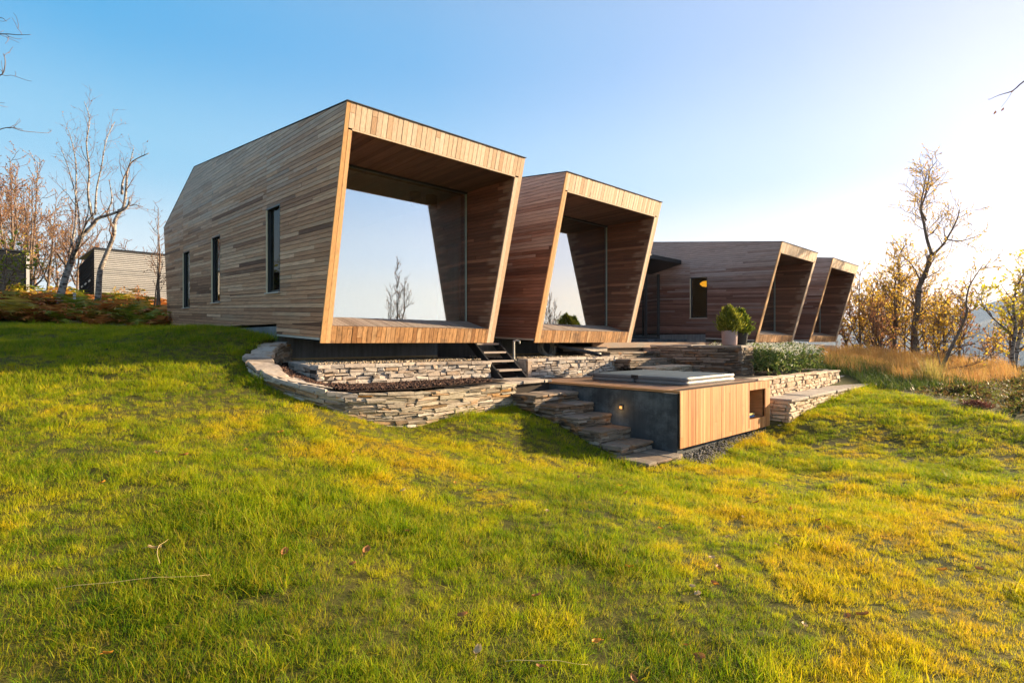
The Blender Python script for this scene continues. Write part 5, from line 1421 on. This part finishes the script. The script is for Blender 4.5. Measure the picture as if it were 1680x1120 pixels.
# flat stones edging the lawn
for i, (px, py, L, lab) in enumerate(((133, 537, .85, 'largest pale edging stone where the lawn meets the ferns'), (152, 538, .7, 'second flat edging stone along the ferns, next to the largest one'), (172, 537, .8, 'middle flat edging stone along the ferns'), (195, 536, .9, 'long flat edging stone below the grey shed'), (222, 536, .9, 'thin flat edging stone nearest but one to the pavilion'), (250, 536, .9, 'last flat edging stone beside the pavilion wall'))):
    d = 17.6+.012*(px-133)*1.; x, y = CAMX(px, d); m_ = MB(); rg_ = random.Random(300+i)
    dr = Vector((.75, .66, 0)).normalized(); x_ = 0
    caps(m_, [(-L/2, 0, 0, .06), (L/2, 0, 0, .06)], 1, .35, rg_, (L, L*1.1), (.12, .16))
    o = m_.build('edging_stone', M['stone_pale']); o.location = (x, y, hz(x, y)+.10+(.06 if i == 0 else 0)); o.rotation_euler = (0, 0, R(38)); tag(o, lab, 'stone')

# ------------------------------------------------------------------ ferns and undergrowth
M['fern_rust'] = leafmat('rust_fern', [(0, (.34, .10, .026)), (.5, (.58, .21, .045)), (1, (.70, .34, .08))], .4)
M['fern_olive'] = leafmat('olive_fern', [(0, (.22, .17, .02)), (.5, (.42, .30, .03)), (1, (.52, .32, .05))], .35)
M['fern_green'] = leafmat('green_fern', [(0, (.12, .17, .015)), (.5, (.22, .27, .02)), (1, (.36, .34, .03))], .35)
M['heather'] = leafmat('heather', [(0, (.09, .06, .025)), (.35, (.19, .11, .04)), (.6, (.14, .17, .03)), (.85, (.22, .24, .04)), (1, (.32, .18, .06))], .3)
M['redmulch'] = leafmat('red_ground_plants', [(0, (.10, .035, .03)), (.5, (.16, .06, .05)), (1, (.22, .10, .06))], .3)
def fern_mesh(seed, mt, nf=11, L=(.6, 1.0)):
    rg = random.Random(seed); V = []; F = []
    for f in range(nf):
        a = f/nf*6.283+rg.uniform(-.3, .3); Lf = rg.uniform(*L); el = rg.uniform(.7, 1.25); p = Vector((0, 0, 0)); d = Vector((math.cos(a)*math.cos(el), math.sin(a)*math.cos(el), math.sin(el)))
        n = 13; side = Vector((-math.sin(a), math.cos(a), 0))
        for k in range(n):
            t = k/(n-1); d = (d+Vector((math.cos(a)*.05, math.sin(a)*.05, -.16*t-.03))).normalized(); q_ = p+d*(Lf/n)
            base = len(V); V += [p-side*.004, p+side*.004, q_]; F.append((base, base+1, base+2))
            if k > 1:
                wl = .30*Lf*math.sin(math.pi*(1-t)**.8*.75+.15)*.8
                for s in (-1, 1):
                    tip = p+side*s*wl+d*wl*.35+Vector((0, 0, rg.uniform(-.06, .02)))
                    base = len(V); V += [p, p+d*(Lf/n)*.95, tip, ]; F.append((base, base+1, base+2) if s > 0 else (base, base+2, base+1))
            p = q_
    return V, F
def group_copies(name, cat, variants, spots, z_off=-.03):
    """variants: list of (mesh object, label, group); spots: (x, y, variant, scale)"""
    used_ = set()
    for (x, y, k, s) in spots:
        o, lab, grp = variants[k]
        if k in used_: o = o.copy(); COL.objects.link(o)
        else: used_.add(k); tag(o, lab, cat, grp)
        o.location = (x, y, hz(x, y)+z_off); o.rotation_euler = (rnd.uniform(-.1, .1), rnd.uniform(-.1, .1), rnd.uniform(0, 6.28)); o.scale = (s, s, s*rnd.uniform(.8, 1.15))
var = []
for k, (mt, lab, grp) in enumerate((('fern_rust', 'rust brown withered fern in the bed beyond the upper lawn', 'rust brown ferns'), ('fern_rust', 'rust brown withered fern in the bed beyond the upper lawn', 'rust brown ferns'), ('fern_olive', 'olive yellow fern in the bed beyond the upper lawn', 'olive ferns'), ('fern_green', 'yellow green fern in the bed beyond the upper lawn', 'green ferns'))):
    V, F = fern_mesh(400+k, mt, 13, (.6, 1.05)); var.append((np_mesh('fern', np.array([tuple(v) for v in V]), np.array(F), M[mt]), lab, grp))
spots = []
rg = random.Random(77)
for k in range(190):
    px = rg.uniform(-25, 278); d = rg.uniform(16.6, 25)
    x, y = CAMX(px, d)
    if x > 3.7 and y < 24: continue
    if y < 21.2+max(0, x)*.35 or y > 29.6: continue
    v = rg.choice([0, 0, 0, 1, 1, 1, 2, 2, 3] if px < 130 or px > 215 else [0, 0, 2, 2, 3, 1]); spots.append((x, y, v, rg.uniform(1.0, 1.9)))
group_copies('fern', 'fern', var, spots)
# leafy low shrubs among the ferns
def shrub(name, loc, rad, n, mt, size, label, cat='shrub', group=None, stems=9, seed=0, conic=False, parent_rot=0):
    root = empty(name, loc, label, cat, 0, group); rg = random.Random(seed)
    mb = MB(); tips = []
    for k in range(stems):
        a = rg.uniform(0, 6.283); r = math.sqrt(rg.random()); e = Vector((math.cos(a)*r*rad[0], math.sin(a)*r*rad[0], rad[1]*rg.uniform(.55, 1.0)*(1-.45*r)))
        mb.tube([(0, 0, -.05), e*.45+Vector((0, 0, .1*rad[1])), e], [.010, .007, .003], 4); tips.append(e)
    mb.build('stems', M['twig'], root)
    P = []; D = []
    for _ in range(n):
        e = rg.choice(tips); t = rg.uniform(.3, 1.05); s = .16*rad[0]
        p = e*t+Vector((rg.gauss(0, s), rg.gauss(0, s), rg.gauss(0, s*.8))); P.append(p); D.append(p*.6+Vector((rg.gauss(0, .3), rg.gauss(0, .3), rg.gauss(0, .3))))
    leaf_mesh('foliage', np.array([tuple(p) for p in P]), np.array([tuple(p) for p in D]), rs.uniform(.6, 1.3, n)*size, mt, root)
    return root
for i, (px, d, mt, rr_, hh, lab) in enumerate(((30, 21, 'lf_yellow', .45, 1.1, 'bright yellow shrub in front of the dark shed'), (88, 21.5, 'lf_yellow', .4, 1.2, 'yellow shrub left of the leaning birch trunk'), (104, 21.5, 'lf_yellow', .4, 1.3, 'yellow shrub right behind the foot of the leaning birch'),
        (120, 21, 'fern_green', .6, 1.1, 'lime green bushy plant between the two white birches'), (205, 23, 'lf_orange', .55, 1.2, 'orange shrub in front of the grey shed wall'), (228, 23.5, 'lf_rust', .4, 1.3, 'rust red upright shrub in front of the grey shed wall'), (192, 23, 'lf_gold', .35, 1.2, 'pale golden shrub left of the orange one by the grey shed'),
        (55, 24, 'lf_green', .9, 1.5, 'olive bush between the dark shed and the leaning birch'), (75, 26, 'lf_orange', .8, 1.8, 'orange bush behind the leaning birch'), (268, 23, 'lf_green', .5, .7, 'low green bush at the corner of the nearest pavilion'), (10, 22, 'lf_rust', .6, .9, 'rust brown bush at the left edge of the fern bed'))):
    x, y = CAMX(px, d); shrub('shrub', (x, y, hz(x, y)), (rr_, hh), 420, M[mt], .10, lab, seed=500+i)

# right side: ochre grass, low heath, green ground plants
M['ochre'] = leafmat('ochre_grass', [(0, (.40, .19, .06)), (.4, (.50, .27, .09)), (.7, (.56, .34, .12)), (1, (.40, .30, .06))], .45)
M['rushgreen'] = leafmat('rush_green', [(0, (.045, .085, .02)), (.5, (.09, .15, .025)), (1, (.20, .22, .03))], .35)
ZONE_O = [(20.6, 6.0), (21.3, 5.2), (20.9, 3.6), (22.5, 2.6), (27, 1.6), (31, 2.5), (34, 6), (33.4, 8.0), (22.5, 8.2)]
P = scatter_poly(ZONE_O, 24000); P = P[vnoise(P[:, 0], P[:, 1], 1.3, 9.)+rs.randn(len(P))*.25 > -.22]; hz_ = height(P[:, 0], P[:, 1])
n = len(P); hh = rs.uniform(.22, .68, n)*(.85+.6*vnoise(P[:, 0], P[:, 1], .8, 2.))
o = blades_mesh('ochre_grass', np.c_[P, hz_-.02], np.array([[-.5, .3]])+rs.randn(n, 2)*.6, hh, rs.uniform(.006, .013, n), rs.uniform(.15, .7, n), M['ochre'], 4)
tag(o, 'tall ochre grass in front of the trees at the right', 'grass', kind='stuff')
P = scatter_poly([(19.6, 6.3), (20.4, 5.5), (19.5, 4.9), (18.7, 3.9), (20.2, 3.4), (22.6, 2.5), (24.5, 3.2), (24.5, 6.2), (22.0, 8.2), (19.3, 7.6)], 9000); n = len(P)
o = blades_mesh('green_rushes', np.c_[P, height(P[:, 0], P[:, 1])-.02], rs.randn(n, 2)*.7, rs.uniform(.15, .42, n), rs.uniform(.01, .02, n), rs.uniform(.3, 1.1, n), M['rushgreen'], 3)
tag(o, 'dark green grassy fringe between the lawn and the ochre grass', 'grass', kind='stuff')
P = scatter_poly([(17.6, 2.9), (18.3, 2.55), (18.6, 3.0), (17.9, 3.35)], 260); n = len(P)
# tall pale clump at the foot of the crooked tree
cx, cy = CAMX(1530, 17.5); a = rs.rand(160)*6.283; r = np.sqrt(rs.rand(160))*.28
o = blades_mesh('grass_clump', np.c_[cx+r*np.cos(a), cy+r*np.sin(a), np.full(160, hz(cx, cy)-.02)], np.c_[np.cos(a), np.sin(a)]*.5+rs.randn(160, 2)*.3, rs.uniform(.6, 1.15, 160), rs.uniform(.01, .018, 160), rs.uniform(.15, .5, 160), leafmat('pale_clump', [(0, (.30, .28, .06)), (1, (.46, .36, .12))], .4), 4)
tag(o, 'tall pale grass clump at the lawn edge below the crooked tree', 'grass clump')
def cushion(seed, n, mt, name):
    rg_ = np.random.RandomState(seed); u = rg_.randn(n, 3); u /= np.linalg.norm(u, axis=1)[:, None]; u[:, 2] = np.abs(u[:, 2])
    rad = (.6+.4*rg_.rand(n))[:, None]; P_ = u*rad*np.array([[.55, .55, .32]]); P_[:, :2] += .12*np.sin(P_[:, 1::-1]*9)
    return leaf_mesh(name, P_, u+rg_.randn(n, 3)*.6, rg_.uniform(.05, .13, n), M[mt], None, .4)
cv = [(cushion(1, 900, 'heather', 'heath_shrub'), 'brown green low heath shrub on the bank at the right', 'brown heath shrubs on the right bank'), (cushion(2, 900, 'redmulch', 'heath_shrub'), 'dark reddish low plant on the lawn edge at the right', 'reddish plants on the right bank'), (cushion(3, 900, 'heather', 'heath_shrub'), 'brown green low heath shrub on the bank at the right', 'brown heath shrubs on the right bank')]
spots = []; rg = random.Random(5)
while len(spots) < 90:
    x, y = rg.uniform(13.5, 31), rg.uniform(-6, 6)
    edge = -(x-15.2)*.0
    if inpoly(np.array([x]), np.array([y]), [(15.0, .55), (16.2, 1.4), (17.7, 2.5), (18.9, 3.2), (22, 2.2), (27, 1.2), (31, 1.8), (31, -4), (20, -6), (14.4, -3.2)])[0]:
        de = abs((x-15.2)*.60-(y-.95)*.8)
        spots.append((x, y, 1 if (de < .55 and x < 18.5 and rg.random() < .75) else rg.choice([0, 2]), rg.uniform(.5, 1.1)*(.6 if de < .5 else 1)))
group_copies('heath_shrub', 'low shrub', cv, spots, -.08)

BANK = [(14.6, -.2), (15.5, .75), (16.8, 1.8), (18.2, 2.9), (19.4, 3.6), (22.5, 2.8), (27, 1.8), (33, 2.6), (36, -2), (30, -9), (19, -9), (13.2, -3.6)]
P = scatter_poly(BANK, 26000); P = P[vnoise(P[:, 0], P[:, 1], .9, 4.)+rs.randn(len(P))*.2 > -.35]; n = len(P)
zz = height(P[:, 0], P[:, 1])+(.02+.16*np.clip(vnoise(P[:, 0], P[:, 1], 1.7, 6.)+.4, 0, 1))*rs.rand(n)
o = leaf_mesh('heath_cover', np.c_[P, zz-.02], np.c_[rs.randn(n, 2), np.full(n, .7)], rs.uniform(.06, .16, n), M['heather'], None, .35)
tag(o, 'brown and green heath covering the bank at the right', 'ground cover', kind='stuff')
# white flowering plants in the bed by the tub
M['fl_leaf'] = leafmat('flower_bed_leaves', [(0, (.045, .085, .02)), (.5, (.10, .16, .035)), (.85, (.20, .24, .07)), (1, (.30, .28, .10))], .35)
M['fl_white'] = leafmat('white_petals', [(0, (.55, .55, .48)), (1, (.75, .75, .70))], .3)
BP = [(15.1, 5.72), (19.0, 5.72), (19.8, 7.2), (24.5, 8.3), (15.85, 8.3), (15.8, 6.6), (15.1, 6.5)]
P = scatter_poly(BP, 7500); n = len(P); ztop = -.12-.12*rs.rand(n)+.12*vnoise(P[:, 0], P[:, 1], 1.6, 5.)-.22*np.clip((6.1-P[:, 1])/.5, 0, 1)
zb = np.maximum(height(P[:, 0], P[:, 1]), -1.0)
zz = zb+(ztop-zb)*rs.rand(n)**.45
o = leaf_mesh('flower_bed_plants', np.c_[P, zz], np.c_[rs.randn(n, 2)*.7, np.full(n, .55)], rs.uniform(.07, .17, n), M['fl_leaf'], None, .38)
tag(o, 'dense leafy plants filling the raised bed beside the hot tub', 'bedding plants', kind='stuff')
k = rs.permutation(n)[:1900]; Pc = np.c_[P[k], ztop[k]+rs.rand(1900)*.06-.02]
Pf = np.repeat(Pc, 4, 0)+rs.randn(7600, 3)*.025
o = leaf_mesh('white_flowers', Pf, rs.randn(7600, 3)+np.array([0, -.3, .8]), rs.uniform(.02, .042, 7600), M['fl_white'], None, .9)
tag(o, 'small white flower heads over the plants in the raised bed', 'flowers', kind='stuff')
mb = MB(); mb.box((15.0, 5.6, -1.6), (19.0, 6.6, -1.0)); mb.box((15.78, 6.6, -1.6), (19.0, 8.35, -1.001)); tag(mb.build('bed_soil', M['soil']), 'soil of the raised flower bed', 'soil', kind='structure')

# potted conifers on the wall end
M['pot_pink'] = flat('mauve_pot', (.40, .29, .28), .7, .2, 0, .12, 9); M['pot_black'] = flat('black_pot', (.035, .035, .036), .5)
M['conifer'] = leafmat('conifer_gold', [(0, (.10, .13, .015)), (.5, (.22, .24, .025)), (1, (.42, .40, .05))], .3)
M['conifer2'] = leafmat('conifer_green', [(0, (.06, .10, .012)), (.5, (.14, .19, .02)), (1, (.28, .31, .04))], .3)
def potted(x, y, z, prof, mt, fol, shape, nleaf, label, seed):
    root = empty('potted_conifer', (x, y, z), label, 'potted plant'); rg = random.Random(seed)
    m_ = MB(); m_.lathe(prof, 28); m_.build('pot', mt, root, True)
    m_ = MB(); zr = prof[-1][1]; m_.lathe([(prof[-1][0], zr-.005), (.01, zr)], 20); m_.build('potting_soil', M['soil'], root)
    m_ = MB(); m_.tube([(0, 0, zr-.1), (0, 0, zr+.3)], .02, 6); m_.build('stem', M['twig'], root)
    P = []; D = []
    for _ in range(nleaf):
        a = rg.uniform(0, 6.283); h = rg.random(); r = shape(h)*(.45+.60*math.sqrt(rg.random()))*(1+.22*math.sin(a*5+h*9)+.20*math.sin(a*9-h*23)); h += rg.gauss(0, .05)
        if rg.random() < .10: r *= rg.uniform(1.1, 1.45); h += rg.uniform(0, .12)
        P.append((math.cos(a)*r, math.sin(a)*r, zr+.02+h*shape.H)); D.append((math.cos(a)*.5, math.sin(a)*.5, .9))
    leaf_mesh('foliage', np.array(P), np.array(D)+rs.randn(nleaf, 3)*.35, rs.uniform(.06, .15, nleaf), fol, root, .3)
    return root
s1 = lambda h: .27*math.sin(math.pi*min(1, .22+h*.80))**.75*(1 if h < .8 else .9); s1.H = .66
s2_ = lambda h: .26*(1-h)**.65*(.6+.4*min(1, h*6)); s2_.H = .66
potted(15.16, 7.1, -.105, [(.01, 0.01), (.19, .0), (.205, .02), (.215, .40), (.215, .42), (.19, .42), (.19, .36)], M['pot_pink'], M['conifer'], s1, 2600, 'round golden conifer in a mauve cylindrical pot on the slate wall end', 1)
potted(15.70, 7.0, -.105, [(.01, 0.01), (.13, .0), (.14, .02), (.19, .33), (.20, .36), (.17, .36), (.17, .30)], M['pot_black'], M['conifer2'], s2_, 2000, 'small pointed conifer in a black tapered pot beside the mauve pot', 2)

# ------------------------------------------------------------------ sky, sun, camera
world = bpy.data.worlds.new('World'); scene.world = world; world.use_nodes = True
nt = world.node_tree; nt.nodes.clear(); g = N(nt)
sky = g.n('ShaderNodeTexSky', sky_type='NISHITA'); sky.sun_disc = False; sky.sun_elevation = SUN_EL
sky.sun_rotation = math.pi/2-SUN_AZ; sky.air_density = 1.0; sky.dust_density = 1.2; sky.ozone_density = 1.5; sky.altitude = 0
bg = g.n('ShaderNodeBackground'); wo_ = g.n('ShaderNodeOutputWorld')
bg.inputs[1].default_value = .09
# clear autumn evening: the physical sky blended with a gradient that runs from cyan blue away from the sun to rosy white around it
EX = 1/(3.6*.09)
cl = lambda c: tuple(v*EX for v in c)
tc = g.n('ShaderNodeTexCoord'); sp = g.n('ShaderNodeSeparateXYZ'); g.l(tc.outputs['Generated'], sp.inputs[0])
def grad(stops):
    lo_ = stops[0][1]
    nd = g.ramp(g.math('MAXIMUM', sp.outputs[2], 0.), [(p, tuple(v/2. for v in c)) for p, c in stops], 'EASE')
    v = g.n('ShaderNodeVectorMath', operation='SCALE'); g.l(nd, v.inputs[0]); v.inputs['Scale'].default_value = 2.*EX
    return v.outputs[0]
away = grad([(0, (1.0, .95, .93)), (.12, (.76, .88, .94)), (.28, (.30, .64, .90)), (.46, (.085, .45, .84)), (.62, (.16, .42, .72)), (.8, (.36, .44, .58)), (1, (.38, .44, .56))])
near = grad([(0, (1.75, 1.08, .74)), (.07, (1.62, 1.18, .98)), (.16, (1.20, 1.08, 1.22)), (.27, (.84, .90, 1.24)), (.5, (.68, .74, 1.04)), (.7, (.5, .5, .7)), (1, (.4, .44, .6))])
dt = g.n('ShaderNodeVectorMath', operation='DOT_PRODUCT'); g.l(tc.outputs['Generated'], dt.inputs[0]); dt.inputs[1].default_value = tuple(SUN_DIR)
f = g.ramp(g.math('ADD', g.math('MULTIPLY', dt.outputs['Value'], .5), .5), [(.45, (0, 0, 0)), (.66, (.18,)*3), (.80, (.45,)*3), (.89, (.70,)*3), (.95, (1, 1, 1))], 'LINEAR')
grd = g.mix(f, away, near)
c = g.mix(.88, sky.outputs[0], grd)
g.l(c, bg.inputs[0]); g.l(bg.outputs[0], wo_.inputs[0])

# the air: far things fade to pale blue
mb = MB(); mb.box((-5200, -5600, -140), (9600, 6600, 175))
m, nt, out = mat('evening_air'); g = N(nt)
pv = g.n('ShaderNodeVolumePrincipled'); pv.inputs['Color'].default_value = (.52, .69, 1., 1); pv.inputs['Density'].default_value = .00014; pv.inputs['Anisotropy'].default_value = .2
g.l(pv.outputs[0], out.inputs['Volume'])
tag(mb.build('haze', m), 'pale evening haze over the fjord', 'haze', kind='stuff')

sl = bpy.data.lights.new('sun', 'SUN'); sl.energy = 5; sl.angle = R(1.2); sl.color = (1., .77, .48)
so = bpy.data.objects.new('sun', sl); COL.objects.link(so); so.rotation_euler = (-SUN_DIR).to_track_quat('-Z', 'Y').to_euler()
pl = bpy.data.lights.new('wall_light_glow', 'POINT'); pl.energy = .4; pl.color = (1., .55, .2); pl.shadow_soft_size = .04
po = bpy.data.objects.new('wall_light_glow', pl); COL.objects.link(po); po.location = (8.78, 6.37, -1.33)

cam = bpy.data.cameras.new('camera'); cam.lens = 883/1680*36; cam.sensor_width = 36; cam.clip_start = .05; cam.clip_end = 20000
co = bpy.data.objects.new('camera', cam); COL.objects.link(co); co.location = (0, 0, 0); co.rotation_euler = (R(90), 0, YAW)
scene.camera = co
scene.view_settings.view_transform = 'Standard'; scene.view_settings.look = 'None'
scene.view_settings.exposure = 1.85; scene.view_settings.gamma = 1.0
scene.cycles.use_denoising = True
scene.cycles.max_bounces = 8; scene.cycles.transparent_max_bounces = 12
